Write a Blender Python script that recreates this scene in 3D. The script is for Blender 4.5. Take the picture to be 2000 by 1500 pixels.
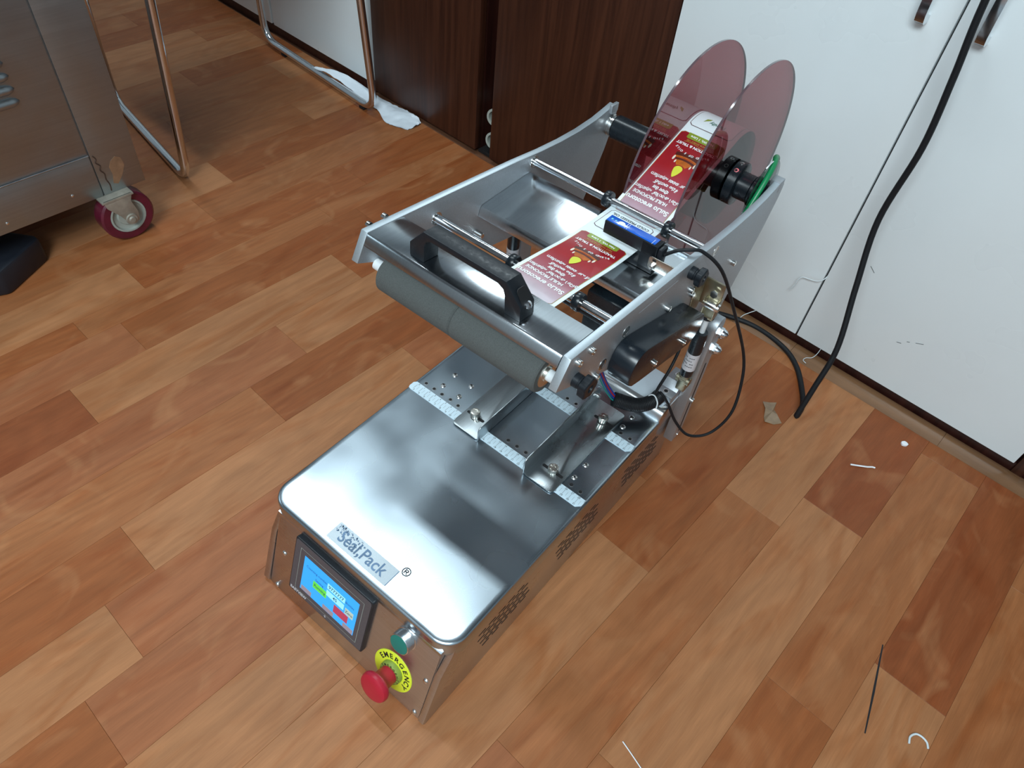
import bpy, bmesh, math, random
from mathutils import Vector, Matrix, Quaternion
random.seed(7)
for o in list(bpy.data.objects): bpy.data.objects.remove(o)
SC = bpy.context.scene
COL = SC.collection
R = math.radians

# ------------------------------------------------------------------ camera
cam_d = bpy.data.cameras.new('camera'); cam = bpy.data.objects.new('camera', cam_d); COL.objects.link(cam)
cam_d.sensor_width = 36; cam_d.lens = 36*1433.9/2000; cam_d.clip_start = .02
ROOM = .07
cam.matrix_world = Matrix.Translation((.5188, -.4494, .932)) @ (Matrix.Rotation(.5951+ROOM, 4, 'Z') @ Matrix.Rotation(.7259, 4, 'X') @ Matrix.Rotation(.1187, 4, 'Z'))
SC.camera = cam

# ------------------------------------------------------------------ world, lamps, exposure
wd = bpy.data.worlds.new('world'); SC.world = wd; wd.use_nodes = True
wd.node_tree.nodes['Background'].inputs[0].default_value = (.8, .9, 1, 1)
wd.node_tree.nodes['Background'].inputs[1].default_value = .12
def area(name, loc, size, power, color=(.81, .945, 1), rot=(0, 0, 0)):
    l = bpy.data.lights.new(name, 'AREA'); l.shape = 'RECTANGLE'; l.size, l.size_y = size; l.energy = power; l.color = color
    o = bpy.data.objects.new(name, l); COL.objects.link(o); o.location = loc; o.rotation_euler = rot; return o
area('tube_lamp_near', (-1.02, .30, 2.6), (1.45, .10), 16, rot=(0, 0, ROOM))
area('tube_lamp_far', (-1.62, 2.5, 2.6), (.22, .7), 34)
area('tube_lamp_side', (1.0, -1.9, 2.6), (1.8, .9), 84, rot=(R(18), R(10), 0))
SC.view_settings.view_transform = 'Standard'; SC.view_settings.look = 'None'; SC.view_settings.gamma = 1
SC.view_settings.use_curve_mapping = False
SC.view_settings.exposure = .45

# ------------------------------------------------------------------ materials
def newmat(name):
    m = bpy.data.materials.new(name); m.use_nodes = True
    nt = m.node_tree; b = nt.nodes['Principled BSDF']; return m, nt, b
def N(nt, t, **kw):
    n = nt.nodes.new(t)
    for k, v in kw.items():
        if k in n.inputs.keys() if isinstance(k, str) else False: n.inputs[k].default_value = v
        else: setattr(n, k, v)
    return n
def srgb(r, g, b):
    f = lambda c: ((c/255+.055)/1.055)**2.4 if c > 10 else c/255/12.92
    return (f(r), f(g), f(b), 1)
def mat(name, col, rough=.5, metal=0, var=0, scale=(40, 40, 40), bump=0, rvar=0, coat=0, emit=None, es=1, spec=.5):
    m, nt, b = newmat(name)
    b.inputs['Base Color'].default_value = col; b.inputs['Roughness'].default_value = rough; b.inputs['Metallic'].default_value = metal
    b.inputs['Specular IOR Level'].default_value = spec
    if coat: b.inputs['Coat Weight'].default_value = coat; b.inputs['Coat Roughness'].default_value = .1
    if emit: b.inputs['Emission Color'].default_value = emit; b.inputs['Emission Strength'].default_value = es
    tc = nt.nodes.new('ShaderNodeTexCoord'); mp = nt.nodes.new('ShaderNodeMapping'); mp.inputs['Scale'].default_value = scale
    nz = nt.nodes.new('ShaderNodeTexNoise'); nz.inputs['Scale'].default_value = 1; nz.inputs['Detail'].default_value = 4
    nt.links.new(tc.outputs['Object'], mp.inputs[0]); nt.links.new(mp.outputs[0], nz.inputs['Vector'])
    if var:
        mx = nt.nodes.new('ShaderNodeMixRGB'); mx.blend_type = 'MULTIPLY'; mx.inputs[0].default_value = 1
        mr = nt.nodes.new('ShaderNodeMapRange'); mr.inputs[1].default_value = .3; mr.inputs[2].default_value = .7; mr.inputs[3].default_value = 1-var; mr.inputs[4].default_value = 1+var*.4
        nt.links.new(nz.outputs[0], mr.inputs[0]); mx.inputs[1].default_value = col; nt.links.new(mr.outputs[0], mx.inputs[2]); nt.links.new(mx.outputs[0], b.inputs['Base Color'])
    if rvar:
        mr = nt.nodes.new('ShaderNodeMapRange'); mr.inputs[1].default_value = .3; mr.inputs[2].default_value = .7; mr.inputs[3].default_value = max(.03, rough-rvar); mr.inputs[4].default_value = rough+rvar
        nt.links.new(nz.outputs[0], mr.inputs[0]); nt.links.new(mr.outputs[0], b.inputs['Roughness'])
    if bump:
        bp = nt.nodes.new('ShaderNodeBump'); bp.inputs['Strength'].default_value = bump; bp.inputs['Distance'].default_value = .001
        nt.links.new(nz.outputs[0], bp.inputs['Height']); nt.links.new(bp.outputs[0], b.inputs['Normal'])
    return m
def steel(name, col, rough, brush=(8, 700, 8), cloud=.10, bump=.10, cs=14):
    """brushed stainless steel: fine directional grain plus soft rubbed clouds in the finish"""
    m, nt, b = newmat(name)
    b.inputs['Metallic'].default_value = 1; b.inputs['Roughness'].default_value = rough
    tc = nt.nodes.new('ShaderNodeTexCoord'); mp = nt.nodes.new('ShaderNodeMapping'); mp.inputs['Scale'].default_value = brush
    g = nt.nodes.new('ShaderNodeTexNoise'); g.inputs['Scale'].default_value = 1; g.inputs['Detail'].default_value = 3
    c = nt.nodes.new('ShaderNodeTexNoise'); c.inputs['Scale'].default_value = cs; c.inputs['Detail'].default_value = 3
    L = nt.links.new
    L(tc.outputs['Object'], mp.inputs[0]); L(mp.outputs[0], g.inputs['Vector']); L(tc.outputs['Object'], c.inputs['Vector'])
    a = nt.nodes.new('ShaderNodeMapRange'); a.inputs[1].default_value = .3; a.inputs[2].default_value = .7; a.inputs[3].default_value = rough-cloud; a.inputs[4].default_value = rough+cloud
    L(c.outputs[0], a.inputs[0])
    a2 = nt.nodes.new('ShaderNodeMath'); a2.operation = 'MULTIPLY_ADD'; a2.inputs[1].default_value = .05; L(g.outputs[0], a2.inputs[0]); L(a.outputs[0], a2.inputs[2])
    L(a2.outputs[0], b.inputs['Roughness'])
    v = nt.nodes.new('ShaderNodeMapRange'); v.inputs[1].default_value = .3; v.inputs[2].default_value = .7; v.inputs[3].default_value = .94; v.inputs[4].default_value = 1.03
    L(g.outputs[0], v.inputs[0])
    mx = nt.nodes.new('ShaderNodeMixRGB'); mx.blend_type = 'MULTIPLY'; mx.inputs[0].default_value = 1; mx.inputs[1].default_value = col; L(v.outputs[0], mx.inputs[2]); L(mx.outputs[0], b.inputs['Base Color'])
    if not bump: L(a.outputs[0], b.inputs['Roughness']); mx.inputs[0].default_value = 0; c.inputs['Detail'].default_value = 1.5; return m
    bp = nt.nodes.new('ShaderNodeBump'); bp.inputs['Strength'].default_value = bump; bp.inputs['Distance'].default_value = .0004
    L(g.outputs[0], bp.inputs['Height']); L(bp.outputs[0], b.inputs['Normal'])
    return m
def wood_floor(name, use_obj=True):
    m, nt, b = newmat(name); L = nt.links.new
    oi = nt.nodes.new('ShaderNodeObjectInfo'); tc = nt.nodes.new('ShaderNodeTexCoord')
    off = nt.nodes.new('ShaderNodeVectorMath'); off.operation = 'MULTIPLY_ADD'; 
    cmb = nt.nodes.new('ShaderNodeCombineXYZ')
    for i in range(3): L(oi.outputs['Random'], cmb.inputs[i])
    off.inputs[1].default_value = (37, 91, 53); L(cmb.outputs[0], off.inputs[0]); L(tc.outputs['Object'], off.inputs[2])
    def noise(scale, detail, dist=0, rough=.5):
        mp = nt.nodes.new('ShaderNodeMapping'); mp.inputs['Scale'].default_value = scale; L(off.outputs[0], mp.inputs[0])
        n = nt.nodes.new('ShaderNodeTexNoise'); n.inputs['Scale'].default_value = 1; n.inputs['Detail'].default_value = detail; n.inputs['Distortion'].default_value = dist; n.inputs['Roughness'].default_value = rough
        L(mp.outputs[0], n.inputs['Vector']); return n
    broad = noise((16, 4.2, 1), 3, 1.6); streak = noise((60, 5, 1), 4, .9); fine = noise((900, 36, 1), 3); blot = noise((9, 6, 1), 2, 2.5)
    def rng(n, a, c, d, e):
        r = nt.nodes.new('ShaderNodeMapRange'); r.inputs[1].default_value = a; r.inputs[2].default_value = c; r.inputs[3].default_value = d; r.inputs[4].default_value = e; L(n.outputs[0], r.inputs[0]); return r
    # growth-ring arcs : bands of a heavily stretched noise
    ring = noise((7, 1.3, 1), 1, .8)
    sn = nt.nodes.new('ShaderNodeMath'); sn.operation = 'MULTIPLY'; sn.inputs[1].default_value = 95; L(ring.outputs[0], sn.inputs[0])
    s2 = nt.nodes.new('ShaderNodeMath'); s2.operation = 'SINE'; L(sn.outputs[0], s2.inputs[0])
    s3 = nt.nodes.new('ShaderNodeMapRange'); s3.inputs[1].default_value = -1; s3.inputs[2].default_value = 1; s3.inputs[3].default_value = .955; s3.inputs[4].default_value = 1.03; L(s2.outputs[0], s3.inputs[0])
    base = oi.outputs['Color']
    hue = nt.nodes.new('ShaderNodeMixRGB'); hue.blend_type = 'MULTIPLY'; hue.inputs[2].default_value = (.84, .66, .50, 1)
    L(rng(broad, .47, .72, 0, .85).outputs[0], hue.inputs[0])
    if use_obj: L(base, hue.inputs[1])
    else: hue.inputs[1].default_value = (.40, .20, .10, 1)
    prev = hue.outputs[0]
    lt = nt.nodes.new('ShaderNodeMixRGB'); lt.blend_type = 'MIX'; lt.inputs[2].default_value = (.40, .18, .078, 1)
    L(rng(blot, .55, .80, 0, .55).outputs[0], lt.inputs[0]); L(prev, lt.inputs[1]); prev = lt.outputs[0]
    for r in (rng(streak, .3, .7, .87, 1.08), rng(fine, .25, .75, .90, 1.07), s3):
        mx = nt.nodes.new('ShaderNodeMixRGB'); mx.blend_type = 'MULTIPLY'; mx.inputs[0].default_value = 1
        L(prev, mx.inputs[1]); L(r.outputs[0], mx.inputs[2]); prev = mx.outputs[0]
    L(prev, b.inputs['Base Color'])
    b.inputs['Roughness'].default_value = .46; b.inputs['Specular IOR Level'].default_value = .28
    bp = nt.nodes.new('ShaderNodeBump'); bp.inputs['Strength'].default_value = .12; bp.inputs['Distance'].default_value = .0005
    L(fine.outputs[0], bp.inputs['Height']); L(bp.outputs[0], b.inputs['Normal'])
    return m
def dark_wood(name, c1, c2):
    m, nt, b = newmat(name); L = nt.links.new
    tc = nt.nodes.new('ShaderNodeTexCoord'); mp = nt.nodes.new('ShaderNodeMapping'); mp.inputs['Scale'].default_value = (90, 90, 4); L(tc.outputs['Object'], mp.inputs[0])
    n = nt.nodes.new('ShaderNodeTexNoise'); n.inputs['Scale'].default_value = 1; n.inputs['Detail'].default_value = 5; n.inputs['Distortion'].default_value = .6; L(mp.outputs[0], n.inputs['Vector'])
    r = nt.nodes.new('ShaderNodeValToRGB'); r.color_ramp.elements[0].color = c1; r.color_ramp.elements[1].color = c2; r.color_ramp.elements[0].position = .33; r.color_ramp.elements[1].position = .68
    L(n.outputs[0], r.inputs[0]); L(r.outputs[0], b.inputs['Base Color']); b.inputs['Roughness'].default_value = .38; b.inputs['Specular IOR Level'].default_value = .4
    return m
def acrylic(name, tint, edge=False):
    m = bpy.data.materials.new(name); m.use_nodes = True; nt = m.node_tree; nt.nodes.clear(); L = nt.links.new
    out = nt.nodes.new('ShaderNodeOutputMaterial'); mx = nt.nodes.new('ShaderNodeMixShader'); tr = nt.nodes.new('ShaderNodeBsdfTransparent'); gl = nt.nodes.new('ShaderNodeBsdfGlossy')
    fr = nt.nodes.new('ShaderNodeFresnel'); fr.inputs[0].default_value = 1.5
    tc = nt.nodes.new('ShaderNodeTexCoord'); nz = nt.nodes.new('ShaderNodeTexNoise'); nz.inputs['Scale'].default_value = 9; L(tc.outputs['Object'], nz.inputs['Vector'])
    mr = nt.nodes.new('ShaderNodeMapRange'); mr.inputs[3].default_value = .94; mr.inputs[4].default_value = 1.06; L(nz.outputs[0], mr.inputs[0])
    cm = nt.nodes.new('ShaderNodeMixRGB'); cm.blend_type = 'MULTIPLY'; cm.inputs[0].default_value = 1; cm.inputs[1].default_value = tint; L(mr.outputs[0], cm.inputs[2]); L(cm.outputs[0], tr.inputs[0])
    gl.inputs[0].default_value = (.9, .9, .9, 1); gl.inputs[1].default_value = .02
    L(fr.outputs[0], mx.inputs[0]); L(tr.outputs[0], mx.inputs[1]); L(gl.outputs[0], mx.inputs[2]); L(mx.outputs[0], out.inputs[0]); return m
M = {}
M['lid'] = steel('rubbed_steel_lid', (.50, .58, .64, 1), .25, brush=(8, 260, 8), cloud=.05, bump=0, cs=13)
M['steel'] = steel('brushed_steel_body', (.58, .59, .60, 1), .27, brush=(6, 6, 700), cloud=.05)
M['shelf'] = steel('brushed_steel_shelf', (.62, .66, .69, 1), .15, brush=(700, 9, 9), cloud=.04, bump=.08)
M['plate'] = steel('brushed_steel_guide', (.42, .46, .48, 1), .27, brush=(500, 8, 8), cloud=.07, bump=.05)
M['dplate'] = steel('dark_steel_bed', (.30, .33, .35, 1), .34, brush=(8, 500, 8), cloud=.06)
M['alu'] = mat('bead_blasted_aluminium', (.50, .53, .56, 1), .52, .9, var=.10, scale=(900, 900, 900), bump=.15)
M['alu_edge'] = mat('aluminium_cut_edge', (.50, .56, .60, 1), .48, .75, var=.06, scale=(700, 700, 700))
M['cartsteel'] = steel('worn_cart_steel', (.37, .41, .43, 1), .42, brush=(6, 6, 300), cloud=.05, bump=.05)
M['chrome'] = mat('chrome', (.70, .73, .76, 1), .16, 1, rvar=.05)
M['screw'] = mat('bright_screw_metal', (.72, .72, .70, 1), .22, 1, rvar=.05)
M['zinc'] = mat('yellow_zinc_plating', (.42, .385, .28, 1), .36, 1, var=.25, scale=(60, 60, 60), rvar=.06)
M['nickel'] = mat('nickel_plate', (.70, .68, .62, 1), .28, 1, rvar=.05)
M['dusty'] = mat('dusty_zinc_fork', (.40, .37, .31, 1), .5, .45, var=.25, scale=(50, 50, 50))
M['black'] = mat('black_plastic', (.010, .013, .017, 1), .42, 0, spec=.3, rvar=.08, scale=(300, 300, 300), bump=.1)
M['blackm'] = mat('black_anodised', (.008, .012, .016, 1), .28, 0, spec=.45, rvar=.015, scale=(200, 200, 200))
M['rubber'] = mat('black_rubber', (.010, .011, .013, 1), .5, 0, spec=.25, rvar=.08, scale=(200, 200, 200))
M['cover'] = mat('black_gearbox_cover', (.008, .012, .017, 1), .24, 0, spec=.4, rvar=.05, scale=(60, 60, 60))
M['foam'] = mat('grey_foam', (.092, .100, .097, 1), .95, 0, var=.30, scale=(1400, 1400, 1400), bump=.5)
M['nylon'] = mat('white_nylon', (.72, .76, .78, 1), .4, var=.05)
M['white'] = mat('white_laminate', (.78, .84, .86, 1), .30, var=.03, scale=(5, 5, 5), rvar=.06, coat=.15)
M['whiteedge'] = mat('white_edge_band', (.60, .62, .62, 1), .45, var=.05)
M['plinth'] = dark_wood('dark_plinth_wood', (.016, .004, .003, 1), (.035, .009, .006, 1))
M['dwood'] = dark_wood('mahogany_laminate', (.030, .009, .005, 1), (.062, .020, .010, 1))
M['dark'] = mat('dark_interior', (.004, .002, .002, 1), .8, var=.2)
M['floor'] = wood_floor('printed_wood_plank')
M['floorbase'] = mat('floor_joint_brown', (.13, .05, .022, 1), .7, var=.2)
M['trim'] = mat('vinyl_edge_strip', (.19, .095, .045, 1), .22, var=.30, scale=(6, 60, 60), coat=.3)
M['wall'] = mat('painted_wall', (.40, .43, .45, 1), .8, var=.04)
M['ceil'] = mat('painted_ceiling', (.38, .42, .46, 1), .9, var=.03)
M['disc'] = acrylic('smoked_red_acrylic', (.585, .275, .30, 1))
M['disc2'] = acrylic('clear_grey_acrylic', (.62, .66, .66, 1))
M['edge'] = mat('acrylic_cut_edge', (.10, .06, .07, 1), .15, 0, rvar=.05, coat=.8)
M['rollside'] = mat('printed_roll_edges', (.30, .07, .04, 1), .5, var=.25, scale=(20, 20, 20))
M['foil_ink'] = mat('foil_scratch_blue', (.10, .17, .27, 1), .4, .4, var=.3)
M['paper'] = mat('white_label_liner', (.78, .86, .88, 1), .35, var=.03, coat=.2)
M['tissue'] = mat('white_plastic_sheet', (.66, .72, .78, 1), .4, var=.06, scale=(30, 30, 30), coat=.2)
M['green'] = mat('green_belt_rubber', (.005, .22, .075, 1), .35, rvar=.06)
M['teal'] = mat('teal_button', (.004, .17, .14, 1), .35, rvar=.04)
M['red'] = mat('emergency_red_plastic', (.42, .012, .030, 1), .38, var=.06, rvar=.05)
M['yellow'] = mat('yellow_disc_plastic', (.68, .76, .035, 1), .45, var=.04)
M['olive'] = mat('olive_ring_plastic', (.22, .30, .05, 1), .45, var=.04)
M['ink'] = mat('black_ink', (.012, .012, .014, 1), .5, var=.05)
M['inkw'] = mat('white_ink', (.85, .85, .85, 1), .5, var=.03)
M['bezel'] = mat('display_bezel_plastic', (.075, .068, .076, 1), .42, rvar=.05, scale=(200, 200, 200))
M['bezeldk'] = mat('display_case_plastic', (.012, .014, .018, 1), .4, rvar=.05)
def emis(name, c, s): return mat(name, (c[0]*.3, c[1]*.3, c[2]*.3, 1), .3, emit=c, es=s)
M['s_blue'] = emis('screen_blue', srgb(45, 160, 245), .75)
M['s_pale'] = emis('screen_pale_field', srgb(150, 225, 245), .7)
M['s_green'] = emis('screen_green_key', srgb(95, 210, 75), .7)
M['s_red'] = emis('screen_red_key', srgb(170, 60, 85), .7)
M['s_grey'] = emis('screen_grey_key', srgb(140, 130, 140), .7)
M['s_ink'] = emis('screen_dark_text', srgb(15, 50, 90), .7)
M['s_tan'] = emis('screen_tan_key', srgb(170, 190, 180), .7)
M['ruler'] = mat('ruler_tape', (.62, .76, .84, 1), .35, var=.05, coat=.2)
M['hole'] = mat('threaded_hole_dark', (.006, .006, .007, 1), .6, var=.1)
M['blue'] = mat('blue_film', (.010, .11, .55, 1), .18, rvar=.03, coat=.5)
M['cyan'] = mat('cyan_ink', (.03, .45, .60, 1), .3, var=.03)
M['maroon'] = mat('maroon_polyurethane_tyre', (.12, .010, .028, 1), .35, var=.35, scale=(40, 40, 40), coat=.3)
M['hub'] = mat('grey_hub_plastic', (.36, .39, .35, 1), .5, var=.12)
M['tape'] = mat('brown_packing_tape', (.25, .165, .095, 1), .25, var=.2, scale=(120, 120, 120), coat=.5)
M['stain'] = mat('dried_brown_stain', (.40, .26, .16, 1), .45, .6, var=.3, scale=(60, 60, 60))
M['rust'] = mat('rust_weld', (.06, .028, .016, 1), .8, var=.4, scale=(200, 200, 200))
M['wirew'] = mat('white_thread', (.60, .66, .68, 1), .5, var=.04)
M['w_blue'] = mat('blue_wire', (.01, .06, .36, 1), .4, var=.03); M['w_red'] = mat('red_wire', (.5, .02, .05, 1), .4, var=.03); M['w_green'] = mat('teal_wire', (.01, .26, .24, 1), .4, var=.03)
M['gaslabel'] = mat('white_spring_label', (.58, .56, .58, 1), .4, var=.04)
M['fabric'] = mat('black_seat_fabric', (.02, .02, .022, 1), .9, var=.3, scale=(300, 300, 300))
M['foamwhite'] = mat('white_foam_crumb', (.8, .82, .85, 1), .6, var=.04)
M['boxdk'] = mat('dark_navy_plastic', (.010, .013, .020, 1), .45, rvar=.06)
M['topsheet'] = mat('white_top_sheet', (.62, .70, .76, 1), .35, var=.04)

# ------------------------------------------------------------------ mesh builder
class MB:
    def __init__(s): s.bm = bmesh.new(); s.mats = []; s.cur = 0
    def mat(s, m):
        if m not in s.mats: s.mats.append(m)
        s.cur = s.mats.index(m); return s
    def _tag(s, n0):
        s.bm.faces.ensure_lookup_table()
        for f in s.bm.faces[n0:]: f.material_index = s.cur
    def box(s, mn, mx, b=0, seg=2, rot=None, at=None):
        n0 = len(s.bm.faces); c = [(mn[i]+mx[i])/2 for i in range(3)]; d = [abs(mx[i]-mn[i]) for i in range(3)]
        t = bmesh.new(); bmesh.ops.create_cube(t, size=1)
        bmesh.ops.scale(t, vec=d, verts=t.verts)
        if b: bmesh.ops.bevel(t, geom=list(t.edges), offset=min(b, min(d)*.45), segments=seg, affect='EDGES', profile=.5)
        if rot is not None: bmesh.ops.transform(t, matrix=rot, verts=t.verts)
        bmesh.ops.translate(t, vec=at if at is not None else c, verts=t.verts)
        s._merge(t); return s
    def _merge(s, t):
        n0 = len(s.bm.faces); me = bpy.data.meshes.new('t'); t.to_mesh(me); t.free(); s.bm.from_mesh(me); bpy.data.meshes.remove(me); s._tag(n0)
    def lathe(s, o, ax, prof, seg=24):
        """prof: list of (dist along axis, radius)"""
        n0 = len(s.bm.faces); o = Vector(o); ax = Vector(ax).normalized(); u = ax.orthogonal().normalized(); v = ax.cross(u)
        rings = []
        for h, r in prof:
            if r < 1e-6: rings.append([s.bm.verts.new(o+ax*h)])
            else: rings.append([s.bm.verts.new(o+ax*h+(u*math.cos(2*math.pi*k/seg)+v*math.sin(2*math.pi*k/seg))*r) for k in range(seg)])
        for a, b in zip(rings, rings[1:]):
            for k in range(seg):
                q = (k+1) % seg
                if len(a) == 1 and len(b) == 1: continue
                if len(a) == 1: s.bm.faces.new((a[0], b[k], b[q]))
                elif len(b) == 1: s.bm.faces.new((a[k], b[0], a[q])) if False else s.bm.faces.new((a[q], a[k], b[0]))
                else: s.bm.faces.new((a[q], a[k], b[k], b[q]))
        s._tag(n0); return s
    def cyl(s, p0, p1, r, seg=20, c=0):
        p0 = Vector(p0); p1 = Vector(p1); L = (p1-p0).length
        if c: return s.lathe(p0, p1-p0, [(0, 0), (0, r-c), (c, r), (L-c, r), (L, r-c), (L, 0)], seg)
        return s.lathe(p0, p1-p0, [(0, 0), (0, r), (L, r), (L, 0)], seg)
    def tube(s, pts, r, seg=10, smooth=0, cap=True):
        pts = [Vector(p) for p in pts]
        if smooth: pts = catmull(pts, smooth)
        n0 = len(s.bm.faces); rings = []; t = (pts[1]-pts[0]).normalized(); u = t.orthogonal().normalized()
        for i, p in enumerate(pts):
            if i == 0: d = pts[1]-p
            elif i == len(pts)-1: d = p-pts[i-1]
            else: d = (pts[i+1]-p).normalized()+(p-pts[i-1]).normalized()
            d.normalize(); u = (u-d*u.dot(d)).normalized(); v = d.cross(u)
            rr = r[i] if isinstance(r, (list, tuple)) and not smooth else (r if not isinstance(r, (list, tuple)) else r[0])
            rings.append([s.bm.verts.new(p+(u*math.cos(2*math.pi*k/seg)+v*math.sin(2*math.pi*k/seg))*rr) for k in range(seg)])
        for a, b in zip(rings, rings[1:]):
            for k in range(seg): q = (k+1) % seg; s.bm.faces.new((a[k], a[q], b[q], b[k]))
        if cap: s.bm.faces.new(rings[0][::-1]); s.bm.faces.new(rings[-1])
        s._tag(n0); return s
    def prism(s, prof, fn, a, b, bevel=0):
        """closed 2D profile (p,q); fn(p,q,t)->xyz; extruded from t=a to t=b"""
        n0 = len(s.bm.faces); t = bmesh.new()
        A = [t.verts.new(fn(p, q, a)) for p, q in prof]; B = [t.verts.new(fn(p, q, b)) for p, q in prof]; n = len(prof)
        t.faces.new(A[::-1]); t.faces.new(B)
        for i in range(n): j = (i+1) % n; t.faces.new((A[i], A[j], B[j], B[i]))
        bmesh.ops.recalc_face_normals(t, faces=t.faces)
        if bevel:
            e = [x for x in t.edges if len(x.link_faces) == 2 and x.calc_face_angle(0) > R(50)]
            bmesh.ops.bevel(t, geom=e, offset=bevel, segments=2, affect='EDGES', profile=.5)
        s._merge(t); return s
    def mesh(s, verts, faces):
        n0 = len(s.bm.faces); vs = [s.bm.verts.new(v) for v in verts]
        for f in faces:
            try: s.bm.faces.new([vs[i] for i in f])
            except ValueError: pass
        s._tag(n0); return s
    def build(s, name, parent=None, m=None, smooth=True, org=(0, 0, 0), ang=35, recalc=True):
        if recalc and len(s.bm.faces) < 40000: bmesh.ops.recalc_face_normals(s.bm, faces=s.bm.faces)
        bmesh.ops.translate(s.bm, vec=-Vector(org), verts=s.bm.verts)
        me = bpy.data.meshes.new(name); s.bm.to_mesh(me); s.bm.free()
        for x in (s.mats or [m]): me.materials.append(M[x] if isinstance(x, str) else x)
        if smooth:
            me.shade_smooth()
            me.set_sharp_from_angle(angle=R(ang))
        o = bpy.data.objects.new(name, me); COL.objects.link(o)
        if parent: o.parent = parent
        return o
def catmull(P, n):
    out = []
    for i in range(len(P)-1):
        p0 = P[max(i-1, 0)]; p1 = P[i]; p2 = P[i+1]; p3 = P[min(i+2, len(P)-1)]
        for k in range(n):
            t = k/n; out.append(.5*((2*p1)+(p2-p0)*t+(2*p0-5*p1+4*p2-p3)*t*t+(3*p1-p0-3*p2+p3)*t**3))
    out.append(P[-1]); return out
def tag(o, label=None, cat=None, group=None, kind=None):
    if label: o['label'] = label
    if cat: o['category'] = cat
    if group: o['group'] = group
    if kind: o['kind'] = kind
    return o
def empty(name, loc, rz=0):
    o = bpy.data.objects.new(name, None); COL.objects.link(o); o.location = loc; o.rotation_euler = (0, 0, rz); o.empty_display_size = .05; return o
def copyo(o, loc=None, parent=None):
    c = o.copy(); COL.objects.link(c)
    if loc is not None: c.location = loc
    if parent: c.parent = parent
    return c
_tc = {}
def text_geo(txt, size, bold=0, align='CENTER'):
    k = (txt, size, bold, align)
    if k in _tc: return _tc[k]
    cu = bpy.data.curves.new('t', 'FONT'); cu.body = txt; cu.size = size; cu.align_x = align; cu.align_y = 'CENTER'; cu.resolution_u = 3; cu.offset = bold
    o = bpy.data.objects.new('t', cu); COL.objects.link(o); bpy.context.view_layer.update()
    me = bpy.data.meshes.new_from_object(o)
    r = ([tuple(v.co) for v in me.vertices], [tuple(p.vertices) for p in me.polygons])
    bpy.data.objects.remove(o); bpy.data.curves.remove(cu); bpy.data.meshes.remove(me); _tc[k] = r; return r
def put_text(mb, txt, size, fn, bold=0, align='CENTER'):
    v, f = text_geo(txt, size, bold, align)
    mb.mesh([fn(x, y) for x, y, z in v], f)
def rrect(x0, y0, x1, y1, r, n=5):
    p = []
    for cx, cy, a0 in ((x1-r, y1-r, 0), (x0+r, y1-r, 90), (x0+r, y0+r, 180), (x1-r, y0+r, 270)):
        for k in range(n+1): a = R(a0+90*k/n); p.append((cx+r*math.cos(a), cy+r*math.sin(a)))
    return p

# ================================================================== the setting (room axes: x along the cabinets, y towards them)
WD = .661
ROOMX = (-3.2, 2.4); ROOMY = (-2.6, 3.0); RH = 2.8
fb = MB(); fb.box((ROOMX[0], ROOMY[0], -.05), (ROOMX[1], ROOMY[1], -.004)); floor = fb.build('floor', m='floorbase', smooth=False); tag(floor, kind='structure')
seams = [-2.42, -2.325, -2.23, -2.135, -2.045, -1.95, -1.86, -1.765, -1.67, -1.577, -1.485, -1.39, -1.285, -1.19, -1.09, -.985, -.89, -.79, -.697, -.604, -.550, -.4635, -.370, -.279, -.182, -.090, .005, .103, .196, .2875, .3815, .478, .5765, .673, .770, .866, .963, 1.06, 1.156, 1.253, 1.35]
ends = {-.604: -.252, -.550: -.195, -.4635: -.325, -.370: -.006, -.279: -.118, -.182: -.390, -.090: -.459, .005: -.02, .103: -.30, .196: .21, .2875: .086, .3815: .290, .478: .364, .5765: .078, .673: .197, .770: .45, .866: .15, .963: .33, -.697: -.12, -.79: .083, -.89: .182, -.985: -.045, -1.09: .20, -1.19: .03, -1.285: .346, -1.39: .10, -1.485: -.018, -1.577: .24, -1.67: .40}
# tones: (column, index) -> tone ; L light, M medium, D dark orange, R reddish
tones = {(.5765, 0): 'M', (.5765, -1): 'D', (.673, -1): 'L', (.673, 0): 'R', (.770, -1): 'M', (.770, 0): 'M', (.478, -1): 'L', (.478, 0): 'R', (.3815, -1): 'M', (.3815, 0): 'L', (.2875, -1): 'L', (.2875, 0): 'D', (.196, -1): 'M', (.103, -1): 'L', (.103, 0): 'L', (.005, -1): 'P', (.005, 0): 'M',
         (-.090, -1): 'L', (-.090, 0): 'P', (-.182, -1): 'D', (-.182, 0): 'L', (-.279, -1): 'M', (-.279, 0): 'D', (-.370, -1): 'P', (-.370, 0): 'L', (-.4635, -1): 'R', (-.4635, 0): 'L', (-.550, -1): 'P', (-.550, 0): 'D', (-.604, -1): 'D', (-.604, 0): 'M', (-.697, -1): 'L', (-.697, 0): 'D', (-.79, 0): 'M', (-.79, -1): 'M', (-.89, 0): 'D', (-.89, -1): 'L', (-.985, 0): 'M', (-1.285, 0): 'D', (-1.485, 0): 'L', (-1.485, -1): 'D', (-1.39, 0): 'L', (-1.19, 0): 'M', (.3815, -2): 'P', (.2875, -2): 'L'}
TC = {'L': (.42, .180, .076), 'M': (.36, .133, .049), 'D': (.31, .098, .031), 'R': (.27, .078, .026), 'P': (.35, .124, .050)}
PL = .512; YEND = .655
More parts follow.
